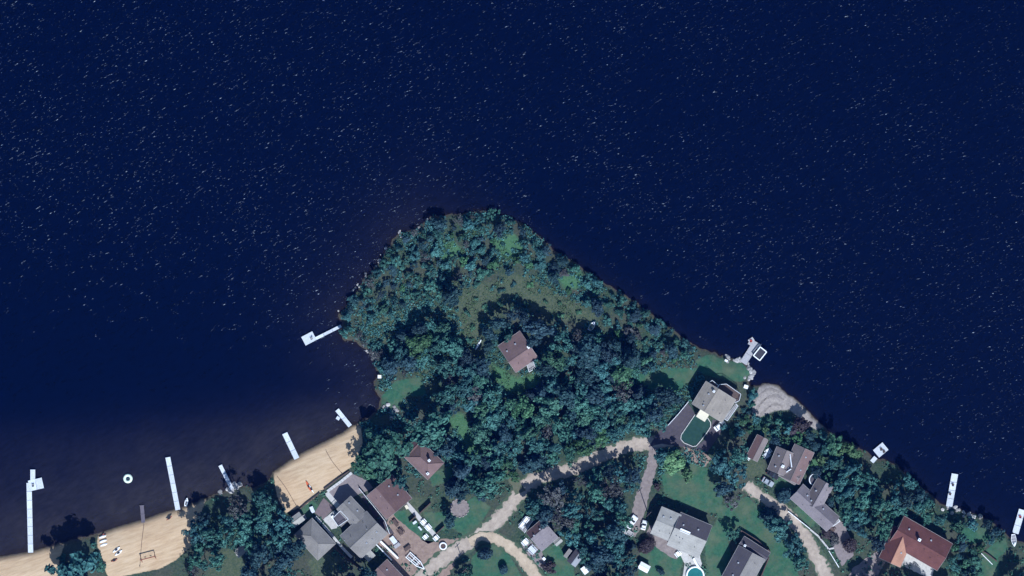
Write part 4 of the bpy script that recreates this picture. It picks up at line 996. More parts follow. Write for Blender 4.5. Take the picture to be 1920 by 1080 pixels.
# grey-roofed beach house
u, v = (0.68, 0.73), (-0.73, 0.68)
r = root('beach_house', 673, 990, 'largest grey-roofed house below the main sand beach, with a white-railed roof terrace', 'house', d=u)
volume(r, 684, 1000, v, 68, 58, 4.6, 2.3, 'gable', R_GREY, 'beige', door=True)
volume(r, 661, 956, u, 44, 36, 4.2, 1.5, 'gable', R_GREY, 'beige', wins=False)
deck(r, [(640, 955), (655, 971), (636, 984), (626, 969)], 3.6, R_DARK, TRIM, 'terrace')
volume(r, 641, 970, u, 24, 22, 3.3, 0, 'flat', R_GREY, 'beige', wins=False, trim=False)
deck(r, [(629, 962), (645, 944), (650, 948), (634, 967)], 2.6, WOODGREY, None, 'balcony')
volume(r, 690, 1036, u, 26, 18, 2.6, 0.5, 'shed', R_PALE, 'white', wins=False)
vent(r, 690, 988, 6.9); vent(r, 700, 1008, 5.9); vent(r, 648, 1010, 5.6)
# small grey house to its west
r = root('small_house', 592, 1010, 'small grey hip-roofed house beside the sandy yard west of the beach house', 'house', d=(0.68, 0.73))
volume(r, 592, 1009, (0.68, 0.73), 66, 46, 3.0, 1.9, 'hip', R_GREY, 'grey', door=True)
# white gazebo with striped top
r = root('garden_hut', 558, 972, 'white-trimmed garden hut at the lower corner of the main beach', 'hut', d=(0.8, -0.6))
volume(r, 558, 973, (0.8, -0.6), 24, 18, 2.3, 0.7, 'gable', R_PALE, 'white', wins=False, door=True)
deck(r, [(540, 980), (552, 988), (576, 972), (572, 964)], 0.35, WOODGREY, None)
# brown-roofed beach house
r = root('beach_house', 728, 930, 'house with a two-tone mauve-brown gable roof under the widest tree', 'house', d=(0.64, 0.77))
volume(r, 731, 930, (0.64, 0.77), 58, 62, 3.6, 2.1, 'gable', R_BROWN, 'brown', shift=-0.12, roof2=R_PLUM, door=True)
vent(r, 715, 928, 5.2)
# brown house cut by the frame edge
r = root('beach_house', 745, 1085, 'brown-roofed house cut off by the bottom edge beside the boat trailer', 'house', d=(0.68, 0.73))
volume(r, 736, 1088, (0.68, 0.73), 74, 44, 3.6, 1.9, 'gable', R_BROWN, 'white', door=True)
# hip-roofed cottage under the trees
r = root('hip_roofed_cottage', 795, 861, 'brown hip-roofed cottage half hidden between tall trees', 'cottage', d=(0.69, 0.72))
volume(r, 796, 861, (0.72, 0.69), 62, 44, 3.2, 2.4, 'hip', R_BROWN, 'brown', door=True)
volume(r, 778, 838, (-0.7, 0.7), 32, 20, 2.8, 1.1, 'gable', R_PLUM, 'brown')
chimney(r, 803, 886, 4.8, 2.5, TRIM); chimney(r, 806, 861, 6.2, 3.5)
# brown cottage on the point
r = root('brown_cottage', 971, 659, 'brown-roofed cottage alone in the middle of the wooded point', 'cottage', d=(0.82, -0.56))
volume(r, 971, 659, (0.82, -0.56), 50, 60, 3.4, 2.2, 'gable', R_BROWN, 'brown', shift=-0.1, door=True)
chimney(r, 991, 650, 5.9, 3.8, TRIM, 0.8)
deck(r, [(986, 678), (998, 672), (1004, 690), (992, 697)], 0.6, WOODGREY, TRIM)
# beige lake house
ub = (0.53, -0.85)
r = root('lake_house', 1336, 752, 'large beige-roofed house with a white-railed deck, nearest the tip lawn', 'house', d=ub)
volume(r, 1336, 752, ub, 50, 66, 5.6, 1.5, 'gable', R_BEIGE, 'white', shift=0.10, door=True)
volume(r, 1316, 777, ub, 18, 19, 4.2, 0, 'flat', WALLS['cream'], 'cream', wins=False, over=0.1, trim=False)
deck(r, [(1341, 727), (1347, 720), (1360, 719), (1387, 738), (1384, 750), (1376, 754)], 2.9, WOODDARK, TRIM, 'deck', skip=(5,))
deck(r, [(1325, 717), (1333, 712), (1345, 722), (1340, 729)], 4.2, WOODDARK, TRIM, 'balcony', skip=(3,))
deck(r, [(1356, 784), (1378, 756), (1382, 760), (1362, 788)], 2.4, WOODGREY, TRIM, 'side_gallery', skip=(0,))
chimney(r, 1335, 732, 7.6, 5.8, TRIM, 0.6); vent(r, 1317, 753, 6.8); vent(r, 1334, 768, 6.6)
# long brown shed
r = root('long_shed', 1418, 839, 'long narrow brown-roofed shed with a pale ridge, west of the cross-gabled house', 'shed', d=(0.45, -0.89))
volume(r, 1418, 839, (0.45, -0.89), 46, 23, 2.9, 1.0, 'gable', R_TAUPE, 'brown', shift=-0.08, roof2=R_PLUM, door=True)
# cross-gabled house
r = root('cross_gabled_house', 1481, 868, 'taupe house with a white roof valley and crossing gables near the shingle spit', 'house', d=(0.45, -0.89))
volume(r, 1463, 864, (0.38, -0.92), 46, 38, 3.6, 2.0, 'gable', R_TAUPE, 'beige', door=True)
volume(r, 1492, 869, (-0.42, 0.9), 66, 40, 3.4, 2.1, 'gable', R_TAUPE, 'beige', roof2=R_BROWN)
volume(r, 1480, 886, (0.86, 0.5), 36, 30, 3.3, 1.4, 'gable', R_TAUPE, 'beige', wins=False)
x0, y0 = local(r, 1478, 850); x1, y1 = local(r, 1481, 874)
MB().tube([(x0, y0, 4.55), (x1, y1, 5.05)], 0.20, 6).build('valley_flashing', TRIM, r)
x0, y0 = local(r, 1480, 877); x1, y1 = local(r, 1471, 883); MB().tube([(x0, y0, 5.0), (x1, y1, 4.8)], 0.16, 6).build('valley_flashing', TRIM, r)
chimney(r, 1464, 872, 6.0, 4.0, TRIM, 0.8)
# long grey-roofed house with a glazed bay
ul = (0.74, 0.67)
r = root('long_house', 1530, 946, 'long lilac-grey roofed house with a rounded white porch facing the lake', 'house', d=ul)
volume(r, 1525, 950, ul, 92, 36, 3.5, 2.0, 'gable', R_MIX, 'white', door=True)
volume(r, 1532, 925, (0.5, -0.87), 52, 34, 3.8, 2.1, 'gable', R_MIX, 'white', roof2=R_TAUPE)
px_, py_ = 1526, 898
x0, y0 = local(r, px_, py_)
MB().cyl((x0, y0, -0.05), 1.9, 2.7, 20).build('porch', WALLS['white'], r)
MB().cyl((x0, y0, 2.66), 1.75, 0.25, 20, 1.2).build('porch_roof', R_DARK, r)
b = MB(); b.ring(1.95, 0.14, 2.72, 28, 6); b.build('porch_rim', TRIM, r, (x0, y0, 0))
deck(r, [(1555, 975), (1567, 968), (1574, 976), (1560, 986)], 0.5, WOODGREY, TRIM)
# red-roofed house
um = (0.87, 0.5)
r = root('red_roofed_house', 1715, 1015, 'house with a dark red roof and one orange slope painted sunlit, lower right', 'house', d=um)
volume(r, 1722, 1016, um, 104, 58, 4.2, 2.4, 'gable', R_RED, 'cream', roof2=R_RED, door=True)
volume(r, 1678, 1022, (-0.42, 0.91), 66, 44, 4.0, 2.2, 'gable', R_RED, 'cream', roof2=R_ORANGE_LIT)
chimney(r, 1717, 1008, 7.6, 4.5, TRIM, 0.8)
for k in range(4): vent(r, 1727 + 12.5 * k, 1026 + 6 * k, 6.2 - 0.02 * k, BLACK)
# grey house cut by the bottom edge
uf = (0.48, -0.88)
r = root('gabled_house', 1396, 1052, 'slate-grey roofed house in a fenced yard, cut by the bottom edge', 'house', d=uf)
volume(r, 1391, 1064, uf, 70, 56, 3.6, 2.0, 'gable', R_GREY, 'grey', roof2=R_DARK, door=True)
volume(r, 1412, 1028, (0.84, 0.54), 58, 22, 3.0, 0.9, 'gable', R_DARK, 'grey')
chimney(r, 1394, 1020, 4.9, 3.0, TRIM, 0.6)
# pool house in two blocks
up = (0.92, 0.39)
r = root('pool_house', 1272, 990, 'pale house of two gabled blocks with a white porch strip, beside a round pool', 'house', d=up)
volume(r, 1247, 980, up, 40, 54, 4.6, 1.3, 'gable', R_PALE, 'white', door=True)
volume(r, 1291, 1001, up, 64, 66, 4.2, 2.4, 'gable', R_PALE, 'white', shift=0.04, roof2=R_DARK)  # north-facing slope: its shade is put into the dark roof colour
MB().slab([(*local(r, 1227, 991), 3.0), (*local(r, 1230, 1000), 2.7), (*local(r, 1254, 1014), 2.7), (*local(r, 1257, 1006), 3.0)][::-1], 0.1).build('porch_roof', WHITE, r)
for p in ((1229, 999), (1254, 1012)):
    x0, y0 = local(r, *p); MB().cyl((x0, y0, -0.05), 0.08, 2.75, 8).build('porch_post', WHITE, r)
x0, y0 = local(r, 1282, 993); MB().box((x0, y0, 6.1), (3.6, 1.0, 1.0)).build('dormer', WHITE, r)
for k in range(3): vent(r, 1266 + 6 * k, 1002 + 3 * k, 5.9)
# lane cottage
uc = (0.76, -0.65)
r = root('lane_cottage', 1014, 1000, 'small mauve-grey roofed cottage beside the sandy lane, white terrace on its west', 'cottage', d=uc)
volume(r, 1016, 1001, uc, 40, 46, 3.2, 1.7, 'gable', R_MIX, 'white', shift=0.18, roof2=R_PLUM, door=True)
deck(r, [(983, 998), (972, 988), (988, 967), (1000, 974)], 0.5, WOODGREY, TRIM, skip=(0,))
# sheds
r = root('metal_shed', 1080, 1043, 'dark metal-roofed shed with one pale stripe near the lane cottage', 'shed', d=(0.6, -0.8))
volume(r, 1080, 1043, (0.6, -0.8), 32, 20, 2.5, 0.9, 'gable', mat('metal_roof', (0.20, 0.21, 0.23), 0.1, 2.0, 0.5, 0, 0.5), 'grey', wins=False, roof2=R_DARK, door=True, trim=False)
r = root('tool_shed', 1046, 1014, 'tiny pale-roofed tool shed east of the lane cottage', 'shed', d=(0.76, -0.65))
volume(r, 1046, 1014, (0.76, -0.65), 15, 10, 2.0, 0.4, 'gable', R_PALE, 'grey', over=0.15, wins=False, door=True)
r = root('white_shed', 1098, 1066, 'square white flat-roofed shed right of the dark metal shed', 'shed', d=(0.6, 0.8))
volume(r, 1098, 1066, (0.6, 0.8), 14, 15, 2.2, 0.3, 'shed', WHITE, 'white', over=0.12, wins=False, door=True)
r = root('white_shed', 1207, 1062, 'white garden shed on the lawn below the round plum shrub', 'shed', d=(0.88, 0.48))
volume(r, 1207, 1062, (0.88, 0.48), 20, 14, 2.1, 0.4, 'gable', WHITE, 'white', over=0.15, wins=False, door=True)
r = root('lean_to', 1064, 1035, 'low open lean-to between the tool shed and the metal shed', 'shed', d=(0.6, -0.8))
volume(r, 1064, 1036, (0.6, -0.8), 18, 7, 1.9, 0.3, 'shed', R_GREY, 'brown', over=0.12, wins=False)
r = root('boathouse', 462, 1030, 'small white-fronted hut in the grove between the two beaches', 'hut', d=(0.8, -0.6))
volume(r, 455, 1030, (0.8, -0.6), 26, 15, 2.3, 0.6, 'gable', R_PALE, 'white', wins=False, over=0.2, door=True)
# ------------------------------------------------------------------ docks
def plankmat(name, col, var=0.14):
    m = mat(name, col, var, 1.5, 0.85, 0.2, rnd=0.13)
    nt = m.node_tree; N = nt.nodes; L = nt.links; b = N['Principled BSDF']
    tc = N.new('ShaderNodeTexCoord'); w = N.new('ShaderNodeTexWave'); w.bands_direction = 'X'; w.inputs['Scale'].default_value = 2.1
    L.new(tc.outputs['Object'], w.inputs['Vector'])
    mr = N.new('ShaderNodeMapRange'); mr.inputs[1].default_value = 0.0; mr.inputs[2].default_value = 0.2; mr.inputs[3].default_value = 0.6; mr.inputs[4].default_value = 1.0; L.new(w.outputs['Fac'], mr.inputs[0])
    hs = N.new('ShaderNodeHueSaturation'); L.new(mr.outputs[0], hs.inputs['Value']); L.new(b.inputs['Base Color'].links[0].from_socket, hs.inputs['Color']); L.new(hs.outputs[0], b.inputs['Base Color'])
    return m
DK_WHITE = plankmat('dock_boards_white', (0.58, 0.60, 0.63))
DK_GREY = plankmat('dock_boards_grey', (0.40, 0.385, 0.385))
DK_OLD = plankmat('dock_boards_old', (0.14, 0.12, 0.14))

def dock(label, runs, m, name='dock', zt=0.62):
    """runs: (p0, p1, width) in map units; each run is laid as sections of boards on legs"""
    p0, p1, _ = runs[0]
    r = root(name, p0[0], p0[1], label, 'dock', z=0.0, d=(p1[0] - p0[0], p1[1] - p0[1]))
    for i, (a, b, w) in enumerate(runs):
        L_ = math.dist(a, b) * S; n = max(1, round(L_ / 3.0)); ang = math.atan2(-(b[1] - a[1]), b[0] - a[0]) - r.rotation_euler[2]
        for k in range(n):
            t = (k + 0.5) / n; x, y = local(r, a[0] + (b[0] - a[0]) * t, a[1] + (b[1] - a[1]) * t); sl = L_ / n - 0.09
            z = zt - 0.004 * i + rng.uniform(-0.012, 0.012)
            sec = MB().box((0, 0, -0.05), (sl, w * S, 0.10)).build('deck_section', m, r, (x, y, z), ang)
            g = MB()
            for sy in (-1, 1): g.box((0, sy * (w * S / 2 - 0.05), -0.19), (sl, 0.08, 0.16))
            g.build('stringer', WOODGREY, sec)
            for sy in (-1, 1):
                q = Matrix.Rotation(ang, 3, 'Z') @ Vector((sl / 2 - 0.1, sy * (w * S / 2 + 0.05), 0))
                MB().cyl((x + q.x, y + q.y, -1.2), 0.06, 1.2 + zt + 0.18, 8).build('leg', METAL, r)
    return r

dock('longest white dock at the far left with a square platform and narrow end finger', [((58, 1036), (55, 905), 9.5), ((55, 911), (81, 905), 20), ((62, 903), (62, 880), 9)], DK_WHITE)
dock('long straight white dock leaving the left beach beside the water scooter', [((334, 956), (315, 857), 9)], DK_WHITE)
dock('short slim grey-white dock in front of the grove between the beaches', [((436, 918), (413, 872), 7)], DK_WHITE)
dock('short dark weathered dock in the shallows of the left beach', [((269, 980), (266, 947), 7)], DK_OLD, zt=0.30)
dock('short wide pale dock at the left end of the main beach', [((557, 860), (534, 812), 10)], DK_WHITE)
dock('small white dock at the right end of the main beach', [((657, 799), (632, 768), 8), ((637, 786), (631, 782), 6)], DK_WHITE)
dock('jetty with a narrow gangway and square platform on the west of the point', [((640, 611), (590, 636), 5.5), ((569, 640), (590, 629), 18)], DK_WHITE)
dock('stepped dock with a boat lift off the tip lawn', [((1393, 681), (1414, 648), 13), ((1404, 640), (1425, 651), 11), ((1404, 641), (1413, 635), 8)], DK_GREY)
dock('small square swim raft dock off the eastern grove', [((1642, 851), (1660, 836), 18), ((1642, 857), (1634, 866), 8)], DK_WHITE)
dock('wide white dock below the eastern grove with chairs on it', [((1779, 950), (1790, 888), 12)], DK_WHITE)
dock('white dock at the right edge of the picture', [((1903, 1000), (1916, 955), 12)], DK_WHITE)

def chair(px, py, label, m, d=(0, 1), z=GZ, group=None):
    r = root('deck_chair', px, py, label, 'chair', group, z, d)
    MB().box((0, 0, 0.40), (0.62, 0.62, 0.07)).build('seat', m, r)
    MB().add([(-0.33, -0.31, 0.42), (-0.33, 0.31, 0.42), (-0.27, 0.31, 0.42), (-0.27, -0.31, 0.42), (-0.60, -0.31, 1.0), (-0.60, 0.31, 1.0), (-0.55, 0.31, 1.02), (-0.55, -0.31, 1.02)],
             [(0, 1, 2, 3)[::-1], (4, 5, 6, 7), (0, 1, 5, 4), (1, 2, 6, 5), (2, 3, 7, 6), (3, 0, 4, 7)]).build('backrest', m, r)
    for sx in (-1, 1):
        for sy in (-1, 1): MB().box((sx * 0.26, sy * 0.27, 0.18), (0.06, 0.06, 0.37)).build('leg', m, r)
    for sy in (-1, 1): MB().box((0, sy * 0.36, 0.62), (0.66, 0.1, 0.04)).build('armrest', m, r)
    return r
REDPL = mat('red_plastic', (0.38, 0.05, 0.03), 0.12, 3.0, 0.45)
chair(1786, 908, 'brown deck chair in the middle of the wide eastern dock', WOODDARK, (0.2, -1), 0.62)
chair(1781, 926, 'brown deck chair at the landward end of the wide eastern dock', WOODDARK, (0.9, 0.3), 0.62)
chair(1652, 842, 'brown chair on the square swim raft dock, left one', WOODDARK, (0.7, -0.7), 0.62)
chair(1657, 846, 'brown chair on the square swim raft dock, right one', WOODDARK, (0.7, -0.7), 0.62)
chair(1912, 968, 'red chair on the dock at the right edge', REDPL, (0.2, -1), 0.62)
chair(1408, 639, 'red chair on the end of the stepped dock', REDPL, (0.6, -0.8), 0.62)
chair(584, 635, 'grey chair on the square platform of the west jetty', WOODGREY, (-0.8, 0.5), 0.62)
chair(63, 909, 'grey chair on the platform of the longest white dock', WOODGREY, (0, -1), 0.62)

# boat lift beside the stepped dock
r = root('boat_lift', 1424, 663, 'white-framed boat lift with dark canopy beside the stepped dock', 'boat lift', z=0.0, d=(0.62, -0.78))
for sx in (-1, 1):
    for sy in (-1, 1): MB().cyl((sx * 1.75, sy * 1.35, -1.2), 0.08, 3.2, 8).build('post', WHITE, r)
for sy in (-1, 1): MB().box((0, sy * 1.35, 1.95), (3.9, 0.34, 0.22)).build('side_beam', WHITE, r)
for sx in (-1, 1): MB().box((sx * 1.85, 0, 1.95), (0.34, 2.36, 0.2)).build('cross_beam', WHITE, r)
MB().box((0, 0, 1.72), (3.3, 2.2, 0.06)).build('canopy', mat('dark_canvas', (0.035, 0.035, 0.045), 0.2, 2.0, 0.8), r)

# ------------------------------------------------------------------ boats, boards, floats
def hull(L_, B, H, n=12, flat=0.75, z0=0.0, tran=0.7):
    secs = []
    for i in range(n + 1):
        t = i / n; x = -L_ / 2 + L_ * t
        w = B / 2 * (tran + (1 - tran) * min(1, t * 3)) * (1 - max(0, (t - 0.45) / 0.55) ** 2.2) + 0.012
        sh = H * (1 + 0.25 * t * t); keel = z0 + 0.25 * H * max(0, (t - 0.6) / 0.4) ** 2
        secs.append([(x, -w, z0 + sh), (x, -w * flat, keel + 0.12 * H), (x, 0, keel), (x, w * flat, keel + 0.12 * H), (x, w, z0 + sh)])
    return secs
def boat(px, py, d, L_, B, label, m, inside, z=GZ, name='motor_boat', motor=True, cat='boat', group=None):
    r = root(name, px, py, label, cat, group, z, d); H = 0.62
    secs = hull(L_, B, H); rim = []
    full = []
    for s in secs:
        inn = [(s[4][0], s[4][1] * 0.86, s[4][2]), (s[4][0], s[4][1] * 0.8, s[4][2] - 0.34), (s[0][0], s[0][1] * 0.8, s[0][2] - 0.34), (s[0][0], s[0][1] * 0.86, s[0][2])]
        full.append(s + inn)
    MB().loft(full).build('hull', m, r, smooth=False)
    fl = MB(); vs = []
    for s in secs[1:-1]: vs.append((s[4][0], s[4][1] * 0.79, H * 0.55)); 
    lo = [(x, -y, z_) for x, y, z_ in vs]
    fl.add(vs + lo, [(i, i + 1, len(vs) + i + 1, len(vs) + i) for i in range(len(vs) - 1)]); fl.build('floor', inside, r)
    for x in (-L_ * 0.3, -L_ * 0.05, L_ * 0.15): MB().box((x, 0, H * 0.8), (0.34, B * 0.74, 0.06)).build('thwart', inside, r)
    k = 9; vs = [s[4] for s in secs[-5:]]; vs2 = [s[0] for s in secs[-5:]]
    MB().add([(a[0], a[1] * 0.9, a[2] + 0.01) for a in vs] + [(a[0], a[1] * 0.9, a[2] + 0.01) for a in vs2], [(i, len(vs) + i, len(vs) + i + 1, i + 1) for i in range(len(vs) - 1)]).build('foredeck', m, r)
    if motor:
        o = MB().box((-L_ / 2 - 0.22, 0, H + 0.2), (0.42, 0.34, 0.5)).build('outboard_motor', BLACK, r, bevel=0.08)
        MB().box((-L_ / 2 - 0.2, 0, 0.25), (0.16, 0.1, 0.75)).build('shaft', METAL, o)
    return r
def kayak(px, py, d, L_, B, label, m, z=GZ, name='kayak', cat='kayak', group=None, seat=True):
    r = root(name, px, py, label, cat, group, z, d); secs = []
    for i in range(13):
        t = i / 12; w = B / 2 * (math.sin(math.pi * (0.03 + 0.94 * t)) ** 0.75); up = 0.12 * (2 * t - 1) ** 4
        secs.append([(-L_ / 2 + L_ * t, math.cos(a) * w, 0.16 + up + math.sin(a) * 0.16) for a in [2 * math.pi * k / 10 for k in range(10)]])
    MB().loft(secs).build('hull', m, r, smooth=True)
    if seat:
        ck = MB().ring(0.30, 0.05, 0.33, 16, 6, 1.7); ck.build('cockpit_rim', BLACK, r)
        MB().add([(math.cos(2 * math.pi * k / 16) * 0.50, math.sin(2 * math.pi * k / 16) * 0.29, 0.325) for k in range(16)], [tuple(range(16))]).build('cockpit', BLACK, r)
    return r
YEL = mat('yellow_plastic', (0.6, 0.5, 0.25), 0.1, 2.0, 0.5); ORG = mat('orange_red_plastic', (0.50, 0.10, 0.03), 0.12, 2.0, 0.45); BRN = mat('brown_plastic', (0.22, 0.07, 0.04), 0.15, 2.0, 0.5)
boat(1110, 611, (0.55, -0.83), 3.6, 1.7, 'small white boat lying on the grass by the dry meadow', WHITE, YEL, motor=False)
boat(1900, 1013, (0.1, 1), 4.2, 1.7, 'white boat drawn up at the foot of the right-edge dock', WHITE, DK_GREY, z=0.35)
kayak(897, 646, (0.5, -0.86), 4.2, 0.75, 'white canoe lying in the grass west of the brown cottage', WHITE, name='canoe', cat='canoe', seat=False)
kayak(579, 911, (0.45, 0.9), 3.9, 0.9, 'orange-red canoe on the main sand beach', ORG, name='canoe', cat='canoe')
kayak(584, 916, (0.5, 0.86), 3.2, 0.6, 'white kayak beside the orange-red canoe on the main beach', WHITE)
for i, (x, y) in enumerate([(193, 1006), (194, 1014), (195, 1021)]):
    kayak(x, y, (0.95, -0.3), 2.6, 0.8, ['top of the three white paddle boards at the edge of the left beach', 'middle of the three white paddle boards at the edge of the left beach', 'lowest of the three white paddle boards at the edge of the left beach'][i], WHITE, z=GZ - 0.25, name='paddle_board', cat='paddle board', group='boards on the left beach', seat=False)
kayak(219, 1030, (0.8, -0.6), 3.0, 0.9, 'upper white kayak of the pair on the left beach', WHITE)
kayak(223, 1036, (0.8, -0.6), 3.0, 0.9, 'lower white kayak of the pair on the left beach', WHITE)
kayak(215, 1050, (0.9, -0.4), 2.3, 0.9, 'brown-red kayak on the left beach below the white pair', BRN)
kayak(194, 1003, (0.3, -0.9), 1.3, 0.8, 'short dark brown float at the water edge above the paddle boards', BRN, z=GZ - 0.45, name='inflatable_float', cat='float', seat=False)
kayak(318, 971, (0.8, -0.6), 2.4, 0.7, 'brown kayak on the sand near the long straight dock', BRN)
# water scooter
r = root('water_scooter', 350, 941, 'white water scooter pulled up beside the long straight dock', 'water scooter', z=0.25, d=(0.2, -1))
MB().loft(hull(2.9, 1.15, 0.45)).build('hull', WHITE, r)
MB().box((-0.45, 0, 0.62), (1.2, 0.4, 0.3)).build('seat', BLACK, r, bevel=0.08)
MB().box((0.45, 0, 0.68), (0.55, 0.5, 0.36)).build('console', WHITE, r, bevel=0.1)
MB().tube([(0.25, -0.38, 0.95), (0.3, 0, 0.9), (0.25, 0.38, 0.95)], 0.035).build('handlebar', BLACK, r)
# round water trampoline
r = root('water_trampoline', 240, 897, 'round whitish-green inflatable ring floating off the left beach', 'float', z=0.12)
MB().ring(1.12, 0.46, 0.12, 36, 12).build('tube_ring', mat('pale_green_vinyl', (0.66, 0.76, 0.62), 0.04, 2.0, 0.4), r, smooth=True)
b = MB(); b.add([(math.cos(2 * math.pi * k / 24) * 0.72, math.sin(2 * math.pi * k / 24) * 0.72, 0.05) for k in range(24)], [tuple(range(24))]); b.build('bed', mat('dark_net', (0.02, 0.03, 0.05), 0.2, 4.0, 0.8), r)
for k in range(6):
    a = k * math.pi / 3; MB().box((1.58 * math.cos(a), 1.58 * math.sin(a), 0.25), (0.08, 0.3, 0.06), a).build('handle', METAL, r)

def rope(pts, label):
    r = root('beach_rope', pts[0][0], pts[0][1], label, 'rope')
    q = [(*local(r, *p), float(height(np.array([p[0]], float), np.array([p[1]], float))[0]) - GZ + 0.05) for p in smooth_line(pts, 5)]
    MB().tube(q, 0.07, 6).build('cord', WOODDARK, r)
    for k in (0, -1): MB().cyl((q[k][0], q[k][1], q[k][2] - 0.2), 0.08, 0.8, 8).build('stake', WOODDARK, r)
rope([(520, 893), (536, 914), (556, 948)], 'dark rope across the left end of the main beach')
rope([(612, 846), (624, 866), (642, 888)], 'dark rope across the right half of the main beach')
rope([(270, 984), (266, 1020), (263, 1062)], 'dark rope running up the left beach from the weathered dock')
# red swing frame on the left beach
r = root('swing_frame', 279, 1045, 'red-brown wooden swing frame at the back of the left beach', 'swing', d=(0.97, -0.25))
MB().tube([(-2.6, 0, 2.1), (2.6, 0, 2.1)], 0.16).build('top_beam', BRN, r)
for sx in (-1, 1):
    for sy in (-1, 1): MB().tube([(sx * 2.4, 0, 2.1), (sx * 2.4, sy * 1.1, 0)], 0.09).build('leg', BRN, r)
for x in (-1.0, 0.9):
    s_ = MB().box((x, 0, 0.5), (0.6, 0.25, 0.05)).build('swing_seat', WOODDARK, r)
    g = MB()
    for k in (-0.27, 0.27): g.tube([(x + k, 0, 0.52), (x + k, 0, 2.1)], 0.015, 5)
    g.build('chain', METAL, s_)

# ------------------------------------------------------------------ vehicles
def car(px, py, d, label, paint, L_=4.4, Wd=1.8, suv=False, name='parked_car'):
    r = root(name, px, py, label, 'car', 'parked cars', GZ + 0.12, d)
    h0, h1 = 0.30, 0.82
    prof = [(-L_ / 2, 0.55), (-L_ / 2 + 0.1, h1 + (0.12 if suv else 0.05)), (-L_ * 0.2, h1 + 0.1), (L_ * 0.18, h1 + 0.08), (L_ / 2 - 0.25, h1 - 0.08), (L_ / 2, 0.58), (L_ / 2 - 0.05, h0), (-L_ / 2 + 0.05, h0)]
    m = MB(); n = len(prof); vs = []
    for w in (-Wd / 2, -Wd / 2 * 0.88, Wd / 2 * 0.88, Wd / 2):
        e = 0.06 if abs(w) > Wd * 0.45 else 0.0
        vs.append([(x * (1 - e * 0.5), w, z_ - (e if z_ > 0.6 else -e)) for x, z_ in prof])
    m.loft(vs); m.build('body', paint, r)
    cb, cf = (-L_ * 0.44, L_ * 0.20) if suv else (-L_ * 0.36, L_ * 0.20)
    zt = 1.62 if suv else 1.36
    lo = [(cb, -Wd * 0.44), (cf, -Wd * 0.44), (cf, Wd * 0.44), (cb, Wd * 0.44)]; hi = [(cb + 0.35, -Wd * 0.36), (cf - 0.75, -Wd * 0.36), (cf - 0.75, Wd * 0.36), (cb + 0.35, Wd * 0.36)]
    MB().add([(x, y, h1 + 0.02) for x, y in lo] + [(x, y, zt) for x, y in hi], [(3, 2, 1, 0), (4, 5, 6, 7), (0, 1, 5, 4), (1, 2, 6, 5), (2, 3, 7, 6), (3, 0, 4, 7)]).build('windows', GLASS, r)
    MB().add([(x, y, zt + 0.005) for x, y in hi] + [(x * 1.0, y * 0.97, zt + 0.07) for x, y in hi], [(4, 5, 6, 7), (0, 1, 5, 4), (1, 2, 6, 5), (2, 3, 7, 6), (3, 0, 4, 7)]).build('roof', paint, r)
    for sx in (-0.31, 0.31):
        for sy in (-1, 1):
            w = MB(); w.tube([(sx * L_, sy * (Wd / 2 - 0.2), 0.22), (sx * L_, sy * (Wd / 2 + 0.01), 0.22)], 0.33, 14); o = w.build('wheel', BLACK, r)
            MB().tube([(sx * L_, sy * (Wd / 2 + 0.012), 0.22), (sx * L_, sy * (Wd / 2 + 0.03), 0.22)], 0.19, 10).build('rim', METAL, o)
    for sy in (-1, 1):
        MB().box((L_ / 2 - 0.04, sy * Wd * 0.34, 0.66), (0.1, 0.34, 0.14)).build('headlight', METAL, r)
        MB().box((-L_ / 2 + 0.02, sy * Wd * 0.36, 0.74), (0.08, 0.26, 0.16)).build('tail_light', REDPL, r)
        MB().box((L_ * 0.12, sy * (Wd / 2 + 0.08), 0.92), (0.14, 0.18, 0.12)).build('mirror', paint, r)
    return r
CARW = mat('car_white', (0.78, 0.78, 0.77), 0.03, 1.0, 0.25, 0, 0.5); CARB = mat('car_black', (0.02, 0.02, 0.024), 0.1, 1.0, 0.2, 0, 0.5); CARG = mat('car_grey', (0.30, 0.32, 0.34), 0.05, 1.0, 0.25, 0, 0.5)
car(1184, 978, (0.6, -0.8), 'white van parked at the end of the gravel driveway', CARW, 4.8, 2.1, True, 'parked_van')
car(1207, 984, (0.25, -0.97), 'small white car beside the porch of the pool house', CARW, 3.3, 1.6)
car(1448, 889, (0.85, 0.52), 'black car in front of the cross-gabled house', CARB, 4.4, 1.8)
car(1439, 903, (0.85, 0.52), 'dark car with pale roof nearest the lane by the cross-gabled house', CARG, 4.2, 1.8)
car(1349, 798, (0.8, -0.6), 'white car parked in the shade of the beige lake house', CARW, 4.2, 1.8)
def cart(px, py, d, label, m):
    r = root('utility_trailer', px, py, label, 'trailer', None, GZ, d)
    MB().box((0, 0, 0.5), (2.2, 1.3, 0.08)).build('bed', WOODGREY, r)
    for sy in (-1, 1): MB().box((0, sy * 0.68, 0.72), (2.2, 0.06, 0.4)).build('side_panel', m, r)
    for sx in (-1, 1): MB().box((sx * 1.08, 0, 0.70), (0.06, 1.28, 0.36)).build('end_panel', m, r)
    for sy in (-1, 1): MB().tube([(0, sy * 0.74, 0.3), (0, sy * 0.9, 0.3)], 0.3, 12).build('wheel', BLACK, r)
    MB().tube([(1.1, 0, 0.45), (2.2, 0, 0.4)], 0.05).build('drawbar', METAL, r)
cart(1181, 999, (0.8, 0.6), 'white utility trailer below the white van', WHITE)
cart(1170, 998, (0.3, 0.95), 'small white-sided trailer at the wood edge near the van', WHITE)
cart(1168, 1013, (0.8, 0.6), 'pale trailer lowest of the three by the driveway wood', CARG)
